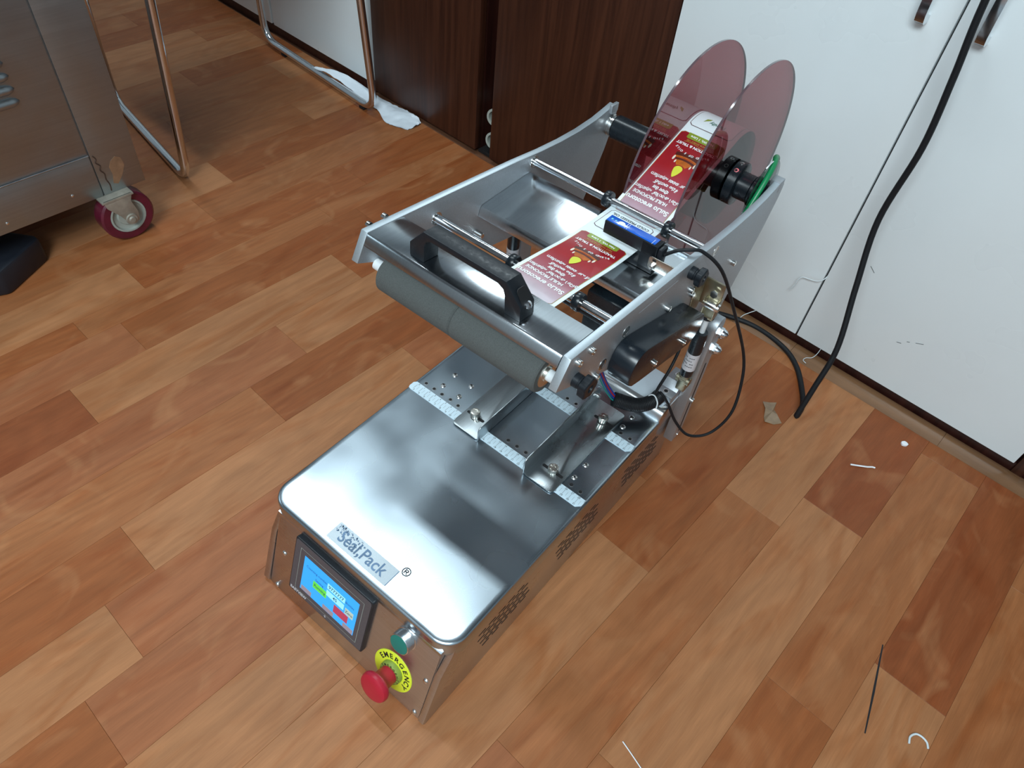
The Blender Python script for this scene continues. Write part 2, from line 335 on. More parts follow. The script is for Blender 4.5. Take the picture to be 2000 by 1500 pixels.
def plank(x0, x1, y0, y1, tone):
    g = .00010; b = .00022; x0 += g; x1 -= g; y0 += g; y1 -= g
    cx, cy = (x0+x1)/2, (y0+y1)/2; hx, hy = (x1-x0)/2, (y1-y0)/2
    vs = [(sx*(hx-i), sy*(hy-i), z) for z, i in ((-.004, 0), (-b, 0), (0, b)) for sx, sy in ((-1, -1), (1, -1), (1, 1), (-1, 1))]
    fs = [(8, 9, 10, 11)]
    for l in (0, 4):
        for k in range(4): q = (k+1) % 4; fs.append((l+k, l+q, l+4+q, l+4+k))
    me = bpy.data.meshes.new('plank'); me.from_pydata(vs, [], fs); me.materials.append(M['floor'])
    o = bpy.data.objects.new('plank', me); COL.objects.link(o); o.parent = floor; o.location = (cx, cy, 0)
    c = [q*.86 for q in TC[tone]]; j = 1+random.uniform(-.05, .05); o.color = (c[0]*j, c[1]*j, c[2]*j, 1)
for i, (a, b) in enumerate(zip(seams, seams[1:])):
    e = ends.get(a, random.uniform(0, .5)); k0 = math.floor((-1.45-e)/PL)
    # index 0 = plank starting at e
    k = k0
    while e+k*PL < YEND:
        y0 = max(e+k*PL, -1.45); y1 = min(e+(k+1)*PL, YEND)
        if y1-y0 > .004: plank(a, b, y0, y1, tones.get((a, k), random.choice('LMMDPM')))
        k += 1
# room shell
def wallbox(name, mn, mx, m='wall'): return tag(MB().box(mn, mx).build(name, m=m, smooth=False), kind='structure')
wallbox('wall_back', (ROOMX[0], ROOMY[1], 0), (ROOMX[1], ROOMY[1]+.1, RH))
wallbox('wall_front', (ROOMX[0], ROOMY[0]-.1, 0), (ROOMX[1], ROOMY[0], RH))
wallbox('wall_left', (ROOMX[0]-.1, ROOMY[0], 0), (ROOMX[0], ROOMY[1], RH))
wallbox('wall_right', (ROOMX[1], ROOMY[0], 0), (ROOMX[1]+.1, ROOMY[1], RH))
wallbox('ceiling', (ROOMX[0]-.1, ROOMY[0]-.1, RH), (ROOMX[1]+.1, ROOMY[1]+.1, RH+.1), 'ceil')
# curled vinyl strip along the foot of the right hand cabinet
t = MB()
for x0, x1 in ((-.10, .3045), (.305, .5895), (.590, 1.3)):
    t.prism([(.6605, 0), (.6605, .0050), (.655, .0070), (.648, .0072), (.641, .0058), (.634, .0034), (.628, .0012), (.625, 0)], lambda p, q, x: (x, p, q+.0002), x0, x1)
tag(t.build('trim_1', m='trim'), kind='structure')

# ================================================================== cabinets
def cab(name, x, label):
    return tag(empty(name, (x, WD, 0)), label, 'cabinet')
D2 = .55; CH = .86
# left white cabinet
c = cab('white_cabinet', -1.6, 'white laminate cabinet with dark plinth behind the chrome chair')
MB().box((-1.05, .012, .025), (.695, D2, CH), .001).build('body', c, 'whiteedge')
MB().box((-1.05, .002, 0), (.695, .03, .0245)).build('plinth', c, 'plinth', smooth=False)
MB().box((-.46, -.004, .027), (.272, .0115, CH), .0012).build('door', c, 'white')
MB().box((.282, -.004, .027), (.690, .0115, CH), .0012).build('door', c, 'white')
MB().box((-1.05, -.004, .027), (-.468, .0115, CH), .0012).build('door', c, 'white')
# brown left
c = cab('brown_cabinet', -.72, 'dark brown wood-grain cabinet panel left of the narrow dark gap')
MB().box((-.178, 0, .008), (.176, .019, CH), .0012).build('door', c, 'dwood')
MB().box((-.178, .020, .0), (.176, D2, CH), .001).build('body', c, 'plinth')
c = cab('brown_cabinet', -.30, 'dark brown wood-grain cabinet panel right of the narrow dark gap')
MB().box((-.197, 0, .008), (.199, .019, CH), .0012).build('door', c, 'dwood')
MB().box((-.195, .020, 0), (.199, D2, CH), .001).build('body', c, 'plinth')
# dark gap between them
g = MB(); g.box((-.5435, .735, 0), (-.496, 1.2, CH)); g.box((-.5435, WD+.012, 0), (-.496, .735, .006))
tag(g.build('wall_recess', m='dark', smooth=False), kind='structure')
for z, a, lb in ((.094, 25, 'upper pale round tube end inside the dark gap between brown cabinets'), (.037, -10, 'lower pale round tube end inside the dark gap between brown cabinets')):
    r = MB(); r.lathe((0, 0, 0), (.15, -1, .1), [(0, 0), (0, .017), (.002, .019), (.045, .019), (.045, .014), (.01, .013), (.01, 0)], 28)
    o = r.build('tube_roll', m='hub'); o.location = (-.512, .722, z); tag(o, lb, 'tube')
# right white cabinet
c = cab('white_cabinet', .30, 'tall white two-door cabinet behind the labelling machine')
MB().box((-.398, .012, .022), (.397, D2, 1.15), .001).build('body', c, 'plinth')
MB().box((-.398, .004, .0005), (.5, .03, .0215)).build('plinth', c, 'plinth', smooth=False)
for x0, x1, hx in ((-.397, -.0065, -.045), (-.0035, .3925, .034)):
    d = MB().box((x0, -.004, .0245), (x1, .0115, 1.15), .0012).build('door', c, 'white')
    d['label'] = 'white door with chrome bow handle'
    h = MB()
    # bow handle: flat chrome strap rising off the door
    pr = [(0, .571), (-.012, .570), (-.019, .574), (-.0235, .584), (-.026, .605), (-.027, .64), (-.027, .68), (-.026, .71), (-.0235, .731), (-.019, .741), (-.012, .745), (0, .744), (0, .735), (-.010, .7345), (-.0145, .730), (-.0185, .715), (-.021, .69), (-.022, .655), (-.021, .62), (-.019, .598), (-.0155, .586), (-.010, .581), (0, .580)]
    h.prism([(p-.004, q) for p, q in pr], lambda p, q, x: (x, p, q), hx-.006, hx+.006)
    h.build('handle', d, 'chrome')
MB().box((.397, -.002, .0), (.414, D2, 1.15), .001).build('side_panel', c, 'dwood')
MB().box((.4185, .006, .022), (.424, .03, 1.15), .001).build('glide_strip', c, 'whiteedge')
MB().box((.424, .0, .0), (.95, .03, 1.15), .001).build('side_panel', c, 'dwood')
for a, b in (((.145, .118), (.152, .120)), ((.158, .128), (.162, .130)), ((.170, .134), (.181, .139)), ((.05, .22), (.06, .212))):
    MB().tube([(a[0], -.0043, a[1]), (b[0], -.0043, b[1])], .0004, 5).build('scuff_mark', c, 'ink')

# threads hanging out of the door joint
def wire(name, pts, r, m, label, cat, sm=8, seg=8):
    o = MB().tube(pts, r, seg, smooth=sm).build(name, m=m, org=pts[0]); o.location = pts[0]; return tag(o, label, cat)
wire('loose_thread', [(.2965, .668, .170), (.296, .655, .160), (.288, .650, .152), (.275, .648, .149), (.263, .648, .146), (.258, .646, .138), (.257, .645, .125), (.252, .645, .112)], .0008, 'wirew', 'thin white wavy wire poking out between the white cabinet doors', 'wire')
wire('loose_thread', [(.213, .664, .026), (.205, .655, .020), (.196, .645, .012), (.193, .640, .006)], .0007, 'wirew', 'short white thread under the left door of the white cabinet', 'thread')
wire('loose_thread', [(.345, .664, .026), (.345, .655, .014), (.342, .645, .008), (.334, .638, .006), (.333, .630, .005), (.340, .628, .004)], .0006, 'wirew', 'short white thread under the right door of the white cabinet', 'thread')

# ================================================================== small litter on the floor
def flat(name, pts, z, th, m, label, cat):
    cx = sum(p[0] for p in pts)/len(pts); cy = sum(p[1] for p in pts)/len(pts)
    o = MB().prism([(p[0]-cx, p[1]-cy) for p in pts], lambda p, q, t: (p, q, t), 0, th).build(name, m=m); o.location = (cx, cy, z); return tag(o, label, cat)
tp = MB(); tv = [(.332, .487, .004), (.341, .497, .0012), (.350, .504, .003), (.355, .488, .001), (.363, .481, .0035), (.379, .471, .001), (.371, .459, .0008), (.357, .451, .003), (.351, .460, .0008), (.343, .476, .005)]
cx, cy = .355, .478
tp.mesh([(x-cx, y-cy, z) for x, y, z in tv]+[(0, 0, .0045)]+[(x-cx, y-cy, z-.0006) for x, y, z in tv]+[(0, 0, .0035)], [(i, (i+1) % 10, 10) for i in range(10)]+[((i+1) % 10+11, i+11, 21) for i in range(10)]+[(i, i+11, (i+1) % 10+11, (i+1) % 10) for i in range(10)])
o = tp.build('tape_scrap', m='tape', ang=10); o.location = (cx, cy, 0); tag(o, 'crumpled scrap of brown tape on the floor beside the power cord', 'tape')
o = MB().tube([(.502, .477, .0022), (.512, .484, .0024), (.524, .493, .0022), (.530, .499, .0022), (.534, .500, .003)], .0013, 8).build('paper_straw', m='foamwhite', org=(.502, .477, 0)); o.location = (.502, .477, 0); tag(o, 'thin white straw-like strip lying on dark plank at right', 'strip')
ps = [(.548+.006*math.cos(a)*random.uniform(.7, 1.1), .586+.005*math.sin(a)*random.uniform(.8, 1.2)) for a in [k*math.pi/5 for k in range(10)]]
flat('foam_crumb', ps, .0003, .003, 'foamwhite', 'small white crumb on the floor near the cabinet plinth', 'crumb')
wire('plastic_hook', [(.748, .131, .0015), (.746, .140, .0015), (.750, .148, .0015), (.757, .150, .0016), (.764, .148, .0015), (.768, .142, .0015)], .0013, 'wirew', 'curved white plastic bit on the floor at lower right', 'plastic scrap')
wire('wood_sliver', [(.491, -.118, .001), (.504, -.121, .001), (.524, -.126, .001), (.54, -.130, .001)], .0007, 'foamwhite', 'thin pale sliver on the floor at the bottom edge', 'sliver', sm=3)
o = flat('scuff_line', [(.6695, .2285), (.6712, .2287), (.690, .160), (.7035, .1035), (.702, .103), (.6875, .158)], .00002, .0002, 'ink', 'long thin black scuff mark on the floor at lower right', 'scuff')
for x, y in ((.618, -.02), (.37, .43), (-.2, -.15), (-.60, -.05), (-.3, -.13)): pass

# crumpled white sheet by the chair
rows = [((-1.060, .590, .0268), (-1.045, .600, .0290), (-1.03, .618, .0240)), ((-1.00, .602, .0268), (-.985, .622, .034), (-.975, .640, .006)), ((-.93, .611, .012), (-.915, .630, .026), (-.905, .648, .006)), ((-.87, .612, .003), (-.86, .628, .016), (-.85, .650, .006)),
        ((-.825, .608, .003), (-.815, .628, .012), (-.808, .655, .005)), ((-.780, .590, .002), (-.775, .622, .014), (-.765, .655, .010)), ((-.750, .592, .002), (-.745, .625, .008), (-.735, .654, .012)), ((-.715, .607, .001), (-.712, .630, .006), (-.716, .650, .004))]
rr = []
for j in range(3): rr.append(catmull([Vector(r[j]) for r in rows], 6))
grid = []
for i in range(len(rr[0])):
    c3 = catmull([rr[0][i], rr[1][i], rr[2][i]], 5)
    grid.append([Vector((p.x, p.y, max(.0015, p.z+random.uniform(-.0015, .0018)))) for p in c3])
sh = MB(); W = len(grid[0]); vs = [tuple(p) for g_ in grid for p in g_]; vs2 = [(x, y, z-.0008) for x, y, z in vs]; n = len(vs)
F = []
for i in range(len(grid)-1):
    for j in range(W-1): F.append((i*W+j, i*W+j+1, (i+1)*W+j+1, (i+1)*W+j)); F.append((n+i*W+j, n+(i+1)*W+j, n+(i+1)*W+j+1, n+i*W+j+1))
sh.mesh([(x+.9, y-.62, z) for x, y, z in vs+vs2], F)
o = sh.build('plastic_sheet', m='tissue', recalc=False); o.location = (-.9, .62, 0); tag(o, 'crumpled white sheet lying along the cabinet foot under the chair', 'sheet')

# dark box under the cart
bp_ = [(-.7385, -.300), (-.7385-.0, -.292), (-.783, -.212), (-.790, -.207), (-.800, -.208), (-.93, -.30), (-.93, -.45), (-.80, -.45)]
o = MB().prism([(x+.8, y+.3) for x, y in bp_], lambda p, q, t: (p, q, t), 0, .05, bevel=.006).build('plastic_box', m='boxdk'); o.location = (-.8, -.3, .0002); tag(o, 'dark navy plastic box on the floor under the steel cart', 'box')

# ================================================================== steel cart
CX = -.755
ct = tag(empty('steel_cart', (CX-.25, -.45, 0)), 'worn stainless steel cart on maroon castors at the left edge', 'cart')
def crt(mb, name, m, parent=ct, **k):
    return mb.build(name, parent, m, org=(CX-.25, -.45, 0), **k)
b = MB(); b.box((CX-.55, -.90, .101), (CX-.003, -.006, .80), .002); crt(b, 'body', 'cartsteel')
crt(MB().box((CX-.0028, -.082, .101), (CX, -.004, .80), .0008), 'corner_post', 'cartsteel')
crt(MB().box((CX-.0028, -.82, .101), (CX, -.084, .1805), .0008), 'bottom_rail', 'cartsteel')
dp = crt(MB().box((CX-.0028, -.82, .184), (CX-.001, -.0845, .79), .0006), 'side_panel', 'cartsteel')
crt(MB().cyl((CX, -.82, .1825), (CX, -.084, .1825), .0014, 8), 'edge_bead', 'chrome')
for z in (.305, .325, .345, .365):
    for cyy in (-.185,):
        l = MB(); pts = [(CX-.0005, cyy-.075, z), (CX+.0, cyy-.04, z), (CX+.0, cyy+.02, z), (CX-.0005, cyy+.037, z)]
        l.lathe((CX-.0012, cyy-.075, z), (0, 1, 0), [(0, 0), (.004, .0048), (.012, .0074), (.100, .0074), (.108, .0048), (.112, 0)], 14)
        o = crt(l, 'louver', 'cartsteel', parent=dp)
for y, z in ((-.133, .123), (-.245, .118), (-.36, .122)):
    crt(MB().lathe((CX-.0005, y, z), (1, 0, 0), [(0, .003), (.001, .0026), (.0018, .0012), (.002, 0)], 12), 'rivet', 'screw')
st = MB(); st.prism([(-.052, .160), (-.042, .166), (-.033, .160), (-.031, .145), (-.040, .128), (-.052, .114), (-.060, .118), (-.056, .135), (-.058, .150)], lambda p, q, t: (t, p, q), CX, CX+.0002); crt(st, 'stain', 'stain')
st = MB(); pp = [(-.078, .180), (-.074, .172), (-.077, .166), (-.071, .158), (-.074, .150), (-.069, .141), (-.070, .130), (-.067, .118), (-.068, .106)]
st.tube([(CX+.0003, y, z) for y, z in pp], .0011, 6, smooth=3); crt(st, 'weld_seam', 'rust')
def castor(x, y):
    f = MB()
    f.prism([(-.042, .101), (.012, .101), (.006, .085), (.012, .060), (.010, .043), (0, .037), (-.010, .042), (-.020, .062), (-.038, .086)], lambda p, q, t: (t, y+.004+p, q), x+.024, x+.027, bevel=.0008)
    f.prism([(-.042, .101), (.012, .101), (.006, .085), (.012, .060), (.010, .043), (0, .037), (-.010, .042), (-.020, .062), (-.038, .086)], lambda p, q, t: (t, y+.004+p, q), x-.027, x-.024, bevel=.0008)
    f.box((x-.028, y-.040, .0975), (x+.028, y+.018, .101)); f.cyl((x-.03, y, .05), (x+.031, y, .05), .0065, 12, .001); f.lathe((x+.027, y, .05), (1, 0, 0), [(0, .011), (.003, .010), (.003, .006), (.006, .005), (.006, 0)], 18)
    fork = crt(f, 'castor', 'dusty')
    w = MB(); w.lathe((x-.016, y, .05), (1, 0, 0), [(0, .034), (0, .046), (.003, .0495), (.029, .0495), (.032, .046), (.032, .034), (.029, .033)], 40); crt(w, 'tyre', 'maroon', parent=fork)
    w = MB(); w.lathe((x-.014, y, .05), (1, 0, 0), [(0, 0), (0, .034), (.028, .034), (.030, .033), (.030, .030), (.026, .028), (.024, .020), (.028, .018), (.028, .0)], 32); crt(w, 'wheel_hub', 'hub', parent=fork)
castor(-.762, -.058); castor(-.762, -.84); castor(-1.27, -.06); castor(-1.27, -.84)

# ================================================================== chrome chair
ch = tag(empty('chrome_chair', (-1.03, .36, 0)), 'chair with bent chrome tube sled legs in front of the white cabinet', 'chair')
def chp(mb, name, m, **k): return mb.build(name, ch, m, org=(-1.03, .36, 0), **k)
def bend(P, rad, n=6):
    out = [Vector(P[0])]
    for i in range(1, len(P)-1):
        a = Vector(P[i-1]); p = Vector(P[i]); c_ = Vector(P[i+1]); d1 = (a-p).normalized(); d2 = (c_-p).normalized()
        s0 = p+d1*rad; s1 = p+d2*rad
        for k in range(n+1): t_ = k/n; out.append(s0*(1-t_)**2+p*2*t_*(1-t_)+s1*t_**2)
    out.append(Vector(P[-1])); return out
r = .009
chp(MB().tube(bend([(-.815, .128, .455), (-.843, .110, r), (-1.232, .157, r), (-1.196, .152, .455)], .045, 8), r, 14), 'side_frame', 'chrome')
chp(MB().tube(bend([(-.820, .560, .455), (-.812, .588, r+.006), (-1.288, .608, r+.006), (-1.262, .595, .455)], .05, 8), r, 14), 'side_frame', 'chrome')
chp(MB().box((-1.22, .20, .455), (-.84, .52, .49), .015), 'seat', 'fabric')
for x in (-1.17, -.88): chp(MB().tube([(x, .128, .4548), (x, .575, .4548)], .008, 10), 'cross_bar', 'chrome')
for x in (-.86, -1.20): chp(MB().box((x-.009, .588-(x+.812)*.042-.006, .0006), (x+.009, .588-(x+.812)*.042+.006, .0068), .001), 'foot_pad', 'rubber')

# ================================================================== power cord
pc = [(.30, .60, .95), (.315, .60, .80), (.323, .600, .631), (.333, .600, .543), (.341, .600, .448), (.336, .600, .329), (.358, .580, .226), (.384, .550, .131), (.388, .522, .062), (.389, .503, .008), (.3895, .507, .0052), (.385, .530, .0052), (.368, .560, .0052), (.334, .604, .0052), (.295, .630, .0055), (.240, .640, .0055), (.19, .632, .0055), (.13, .60, .0055), (.06, .52, .0055), (.03, .42, .0055), (.05, .33, .0055), (.075, .285, .012), (.085, .268, .03)]
wire('power_cord', pc, .0046, 'rubber', 'thick black power cord hanging before the white cabinet door and looping on the floor', 'cord', sm=8, seg=12)

# ================================================================== labelling machine (local frame, rotated in the room)
ORG = Vector((.142, 0, 0))
mroot = empty('labelling_machine', Matrix.Rotation(ROOM, 4, 'Z') @ ORG, ROOM)
tag(mroot, 'stainless steel tabletop labelling machine with raised aluminium head, standing on the wooden floor', 'machine')
def mp(mb, name, m=None, parent=None, label=None, **k):
    o = mb.build(name, parent or mroot, m, org=ORG, **k)
    if label: o['label'] = label
    return o
H = .1486
# --- base cabinet: side profile extruded in x
prof = [(-.292, .0), (-.2545, .1165), (-.2545, .130), (.2478, .130), (.2478, .0)]
X0, X1 = -.003, .2885
b = MB(); b.prism(prof, lambda p, q, t: (t, p, q), X0+.0105, X1-.009)
base = mp(b, 'base_body', 'steel')
for x0, x1 in ((X0, X0+.010), (X1-.0088, X1)):
    mp(MB().prism([(-.2945, .006), (-.292, 0), (.2478, 0), (.2478, .1305), (-.241, .1305), (-.2455, .1195), (-.2645, .0905)], lambda p, q, t: (t, p, q), x0, x1, bevel=.0012), 'side_panel', 'steel')
# inclined front panel frame
PO = Vector((0, -.292, 0)); PD = Vector((0, .3063, .9519)); PN = Vector((0, -.9519, .3063))
def PF(x, v, h=0): return tuple(PO+Vector((x, 0, 0))+PD*v+PN*h)
b = MB(); b.prism(rrect(.0085, .002, .2785, .128, .004), lambda p, q, t: PF(p, q, t), .0001, .0016, bevel=.0004)
fp = mp(b, 'front_panel', 'steel')
for x, v in ((.0255, .0715), (.0208, .006), (.2715, .073), (.2708, .008)):
    s_ = MB(); s_.lathe(PF(x, v, .0014), PN, [(0, .0036), (.0008, .0036), (.0018, .0028), (.0023, .0012), (.0023, 0)], 16)
    mp(s_, 'screw', 'screw', fp)
# lid with rounded corners
def lid_ring(o, z): return [(x, y, z) for x, y in rrect(-.0085+o, -.2545+o, .2929-o, .1775, max(.002, .026-o), 8)]
def lid_shape(y1=.1775):
    rings = []
    for z, o_ in ((.1195, .0016), (.1205, .0002), (.1440, 0), (.1464, .0006), (.1479, .0019), (.1486, .0042), (.1486, .0085)):
        p = []
        x0, y0, x1 = -.0085+o_, -.2545+o_, .2929-o_; rr_ = max(.003, .028-o_)
        p.append((x0, y1)); 
        for k in range(11): a = R(180+9*k); p.append((x0+rr_+rr_*math.cos(a), y0+rr_+rr_*math.sin(a)))
        for k in range(11): a = R(270+9*k); p.append((x1-rr_+rr_*math.cos(a), y0+rr_+rr_*math.sin(a)))
        p.append((x1, y1)); rings.append([(x, y, z) for x, y in p])
    return rings
rg = lid_shape(); b = MB(); n = len(rg[0]); vs = [v for r_ in rg for v in r_]; fs = []
for i in range(len(rg)-1):
    for k in range(n): q = (k+1) % n; fs.append((i*n+k, i*n+q, (i+1)*n+q, (i+1)*n+k))
fs.append(tuple(range((len(rg)-1)*n, len(rg)*n))); fs.append(tuple(range(n))[::-1])
b.mesh(vs, fs); lid = mp(b, 'top_lid', 'lid', ang=50)
# rear cover, slightly raised
b = MB(); b.prism([(.1765, .126), (.1765, .150), (.179, .158), (.1815, .1622), (.186, .164), (.2478, .164), (.2478, .126)], lambda p, q, t: (t, p, q), -.0065, .2915, bevel=.0012); mp(b, 'rear_cover', 'steel')
b = MB(); b.box((.004, .1885, .1641), (.284, .2465, .1647)); ts = mp(b, 'top_sheet', 'topsheet'); ts['label'] = 'white protective sheet'
# --- rulers
def ruler(y0, name):
    rb = MB(); x1 = .2895
    rb.prism([(-.0065, y0+.002), (-.003, y0-.003), (.002, y0-.0045)] [::-1]+[(-.006, y0+.012), (.0, y0+.0165)][0:2]+[] if False else [(-.0075, y0+.004), (-.006, y0+.001), (-.002, y0), (x1-.006, y0), (x1, y0+.006), (x1, y0+.016), (-.004, y0+.016), (-.0075, y0+.012)], lambda p, q, t: (p, q, t), H, H+.0006)
    ro = mp(rb, 'ruler', 'ruler')
    mk = MB(); z = H+.0008
    for k in range(0, 291):
        x = k/1000
        L_ = .0058 if k % 10 == 0 else (.0042 if k % 5 == 0 else .0026)
        if k % 10 and k % 5: continue
        w_ = .00014 if k % 10 == 0 else .00009
        for a, c_ in ((y0+.008, y0+.008+L_*.8), (y0+.008-L_*.8, y0+.008)):
            mk.mesh([(x-w_, a, z), (x+w_, a, z), (x+w_, c_, z), (x-w_, c_, z)], [(0, 1, 2, 3)])
    for k in range(0, 30):
        for val, yy in ((k, y0+.0138), (k+3, y0+.0022)):
            sx = k/100+(.002 if val < 10 else .0)
            put_text(mk, str(val), .0040, lambda x, y, sx=sx, yy=yy: (sx+x, yy+y, z), bold=0)
    mp(mk, 'ruler_markings', 'ink', ro, smooth=False, recalc=False)
ruler(-.0135, 'ruler'); ruler(.1018, 'ruler')
# --- holes and screws in the bed
def hole(x, y):
    b = MB(); b.mat('screw').lathe((x, y, H), (0, 0, 1), [(0, .0033), (.0004, .0031), (.0004, .0023)], 16); b.mat('hole').lathe((x, y, H), (0, 0, 1), [(.0003, .0023), (.0002, 0)], 16); return b
def pan(x, y, r_=.0040):
    b = MB(); b.mat('screw').lathe((x, y, H), (0, 0, 1), [(0, r_), (.0006, r_*.98), (.0016, r_*.7), (.0019, r_*.3), (.0019, 0)], 18)
    b.mat('hole')
    for a in (0, 90):
        c_ = R(a+20); dx, dy = math.cos(c_)*r_*.5, math.sin(c_)*r_*.5; nx, ny = -dy*.22, dx*.22
        b.mesh([(x-dx-nx, y-dy-ny, H+.00195), (x+dx-nx, y+dy-ny, H+.00195), (x+dx+nx, y+dy+ny, H+.00195), (x-dx+nx, y-dy+ny, H+.00195)], [(0, 1, 2, 3)])
    return b
for x, y in ((.007, .009), (.022, .009), (.037, .009), (.052, .010), (.067, .009), (.156, .010), (.171, .010), (.186, .010), (.261, .010), (.276, .009), (.262, .124), (.277, .124), (.171, .124), (.186, .124), (.007, .124), (.022, .124), (.037, .124)):
    mp(hole(x, y), 'threaded_hole', None, lid)
for x, y in ((.026, .048), (.027, .022), (.057, .048), (.057, .022), (.257, .048), (.257, .022), (.258, .158), (.258, .135), (.170, .150), (.200, .150)):
    mp(pan(x, y), 'screw', None, lid)
# --- adjustable guides
def guide(xa, xb, xv, h, ys=-.0195, ye=.153, flip=1):
    z = H+.0012; t_ = .0016
    b = MB(); pr = rrect(min(xa, xb), ys, max(xa, xb), ye, .006, 4)
    b.prism(pr, lambda p, q, t: (p, q, t), z, z+t_, bevel=.0004)
    x0 = min(xv, xv+t_*flip); b.prism([(ys+.0, z), (ys, z+h-.006), (ys+.002, z+h-.002), (ys+.006, z+h), (ye-.006, z+h), (ye, z+h-.006), (ye, z)], lambda p, q, t: (t, p, q), xv, xv+t_, bevel=.0004)
    return mp(b, 'guide_rail', 'plate')
g1 = guide(.081, .1270, .1262, .0255); g2 = guide(.2035, .2510, .2035, .0290)
for x0, x1, y, g_ in ((.084, .1135, .0095, g1), (.215, .2475, .009, g2), (.218, .249, .123, g2), (.084, .1135, .123, g1)):
    b = MB(); b.prism(rrect(x0, y-.0022, x1, y+.0022, .0021), lambda p, q, t: (p, q, t), H+.0028, H+.0030); mp(b, 'slot', 'hole', g_, smooth=False)
def knurl(o, ax, r_, h):
    b = MB(); prof_ = [(0, r_*.8), (.0008, r_*.97), (h-.0012, r_*.97), (h-.0004, r_*.9), (h, r_*.8), (h, r_*.35), (h-.0005, r_*.3), (h-.0005, 0)]
    b.lathe(o, ax, prof_, 40)
    b.bm.verts.ensure_lookup_table(); O = Vector(o); A = Vector(ax).normalized()
    for i, v in enumerate(b.bm.verts):
        d = v.co-O; hgt = d.dot(A); rad = d-A*hgt
        if rad.length > r_*.9 and (i % 2): v.co -= rad.normalized()*r_*.05
    return b
for x, y, g_ in ((.0975, .0095, g1), (.2315, .0085, g2), (.2320, .1225, g2), (.0975, .1225, g1)):
    mp(knurl((x, y, H+.0030), (0, 0, 1), .0073, .0095), 'thumb_nut', 'nickel', g_)
mp(knurl((.2032, .142, H+.020), (-1, 0, 0), .0062, .007), 'thumb_nut', 'nickel', g2)
mp(MB().cyl((.205, .142, H+.020), (.211, .142, H+.020), .0032, 12, .0006), 'screw', 'screw', g2)
# --- vents on the right side
for yc in (-.156, -.001, .155):
    v = MB()
    for i in range(7):
        z = .048+i*.0076
        for j in range(5):
            zig = abs(((i+8) % 8)-4)*.0016
            y = yc-.034+j*.0182+(i % 2)*.009-.001*i+zig
            v.prism(rrect(y-.0066, z-.0012, y+.0066, z+.0012, .0011, 3), lambda p, q, t: (t, p, q), X1+.00004, X1+.0003)
    o = mp(v, 'vent_slots', 'hole', base, smooth=False); o['kind'] = 'stuff'
# --- worn foil logo on lid
lg = MB(); z = H+.0003
def on_lid(u, v_): return (.0855+u, -.2445+v_, z)
lg.mat('alu_edge').prism(rrect(0, 0, .098, .0245, .002), lambda p, q, t: (.0855+p, -.2445+q, t), H, H+.0002)
lo = mp(lg, 'foil_badge', 'chrome'); lo['label'] = 'worn silvery foil badge'
lt = MB(); put_text(lt, 'Seal,Pack', .0215, lambda x, y: (.0855+.049+x*.94, -.2445+.0115+y, H+.0004), bold=.0003)
mp(lt, 'lettering', 'foil_ink', lo, smooth=False)
mp(MB().box((.1826, -.2440, H+.0002), (.1832, -.2202, H+.0005)), 'badge_edge', 'foil_ink', lo)
sp = MB(); random.seed(3)
for k in range(75):
    x = .088+random.random()**1.4*.045; y = -.2225-random.random()**1.7*.012; s_ = random.uniform(.0006, .0019); a = random.random()*3
    sp.mesh([(x+math.cos(a+q*1.57)*s_*random.uniform(.4, 1), y+math.sin(a+q*1.57)*s_*random.uniform(.4, 1), H+.00055) for q in range(4)], [(0, 1, 2, 3)])
mp(sp, 'worn_flecks', 'foil_ink', lo, smooth=False)['kind'] = 'stuff'
lt = MB(); put_text(lt, '®', .0150, lambda x, y: (.1895+x, -.2165+y, H+.0003), bold=.0001); mp(lt, 'registered_mark', 'ink', lid, smooth=False)
# --- touch screen
hx0, hx1, hv0, hv1 = .0475, .1805, .0345, .1285
b = MB(); b.prism(rrect(hx0, hv0, hx1, hv1, .003), lambda p, q, t: PF(p, q, t), .0012, .0085, bevel=.0012); hm = mp(b, 'touch_display', 'bezeldk')
b = MB(); b.prism(rrect(hx0+.002, hv0+.002, hx1-.002, hv1-.002, .003), lambda p, q, t: PF(p, q, t), .0085, .0089); mp(b, 'bezel', 'bezel', hm)
sx0, sx1, sv0, sv1 = .0675, .1625, .0510, .1100
b = MB(); b.prism([(sx0, sv0), (sx1, sv0), (sx1, sv1), (sx0, sv1)], lambda p, q, t: PF(p, q, t), .0089, .0092); mp(b, 'screen', 's_blue', hm, smooth=False)
b = MB()
def frame_line(x0, v0, x1, v1, w_, h_):
    for a, c_, d, e in ((x0, v0, x1, v0+w_), (x0, v1-w_, x1, v1), (x0, v0, x0+w_, v1), (x1-w_, v0, x1, v1)):
        b.mesh([PF(a, c_, h_), PF(d, c_, h_), PF(d, e, h_), PF(a, e, h_)], [(0, 1, 2, 3)])
frame_line(.0590, .0435, .1690, .1175, .0005, .0091); mp(b, 'outline', 'hub', hm, smooth=False)
def key(x0, v0, x1, v1, m, lab=None, ink='s_ink', ts=.006):
    b = MB(); b.prism([(sx0+x0, sv0+v0), (sx0+x1, sv0+v0), (sx0+x1, sv0+v1), (sx0+x0, sv0+v1)], lambda p, q, t: PF(p, q, t), .0092, .0094); mp(b, 'screen_key', m, hm, smooth=False)
    if lab:
        b = MB(); put_text(b, lab, ts, lambda x, y: PF(sx0+(x0+x1)/2+x, sv0+(v0+v1)/2+y, .0096), bold=.00006); mp(b, 'lettering', ink, hm, smooth=False)
key(.043, .0395, .0735, .0485, 's_pale', '9777777', 's_ink', .0075)
key(.043, .0275, .0735, .0370, 's_pale', '45', 's_ink', .0075)
key(.020, .0205, .0440, .0320, 's_green', 'Running', 's_ink', .0062)
key(.0585, .0105, .0830, .0235, 's_red')
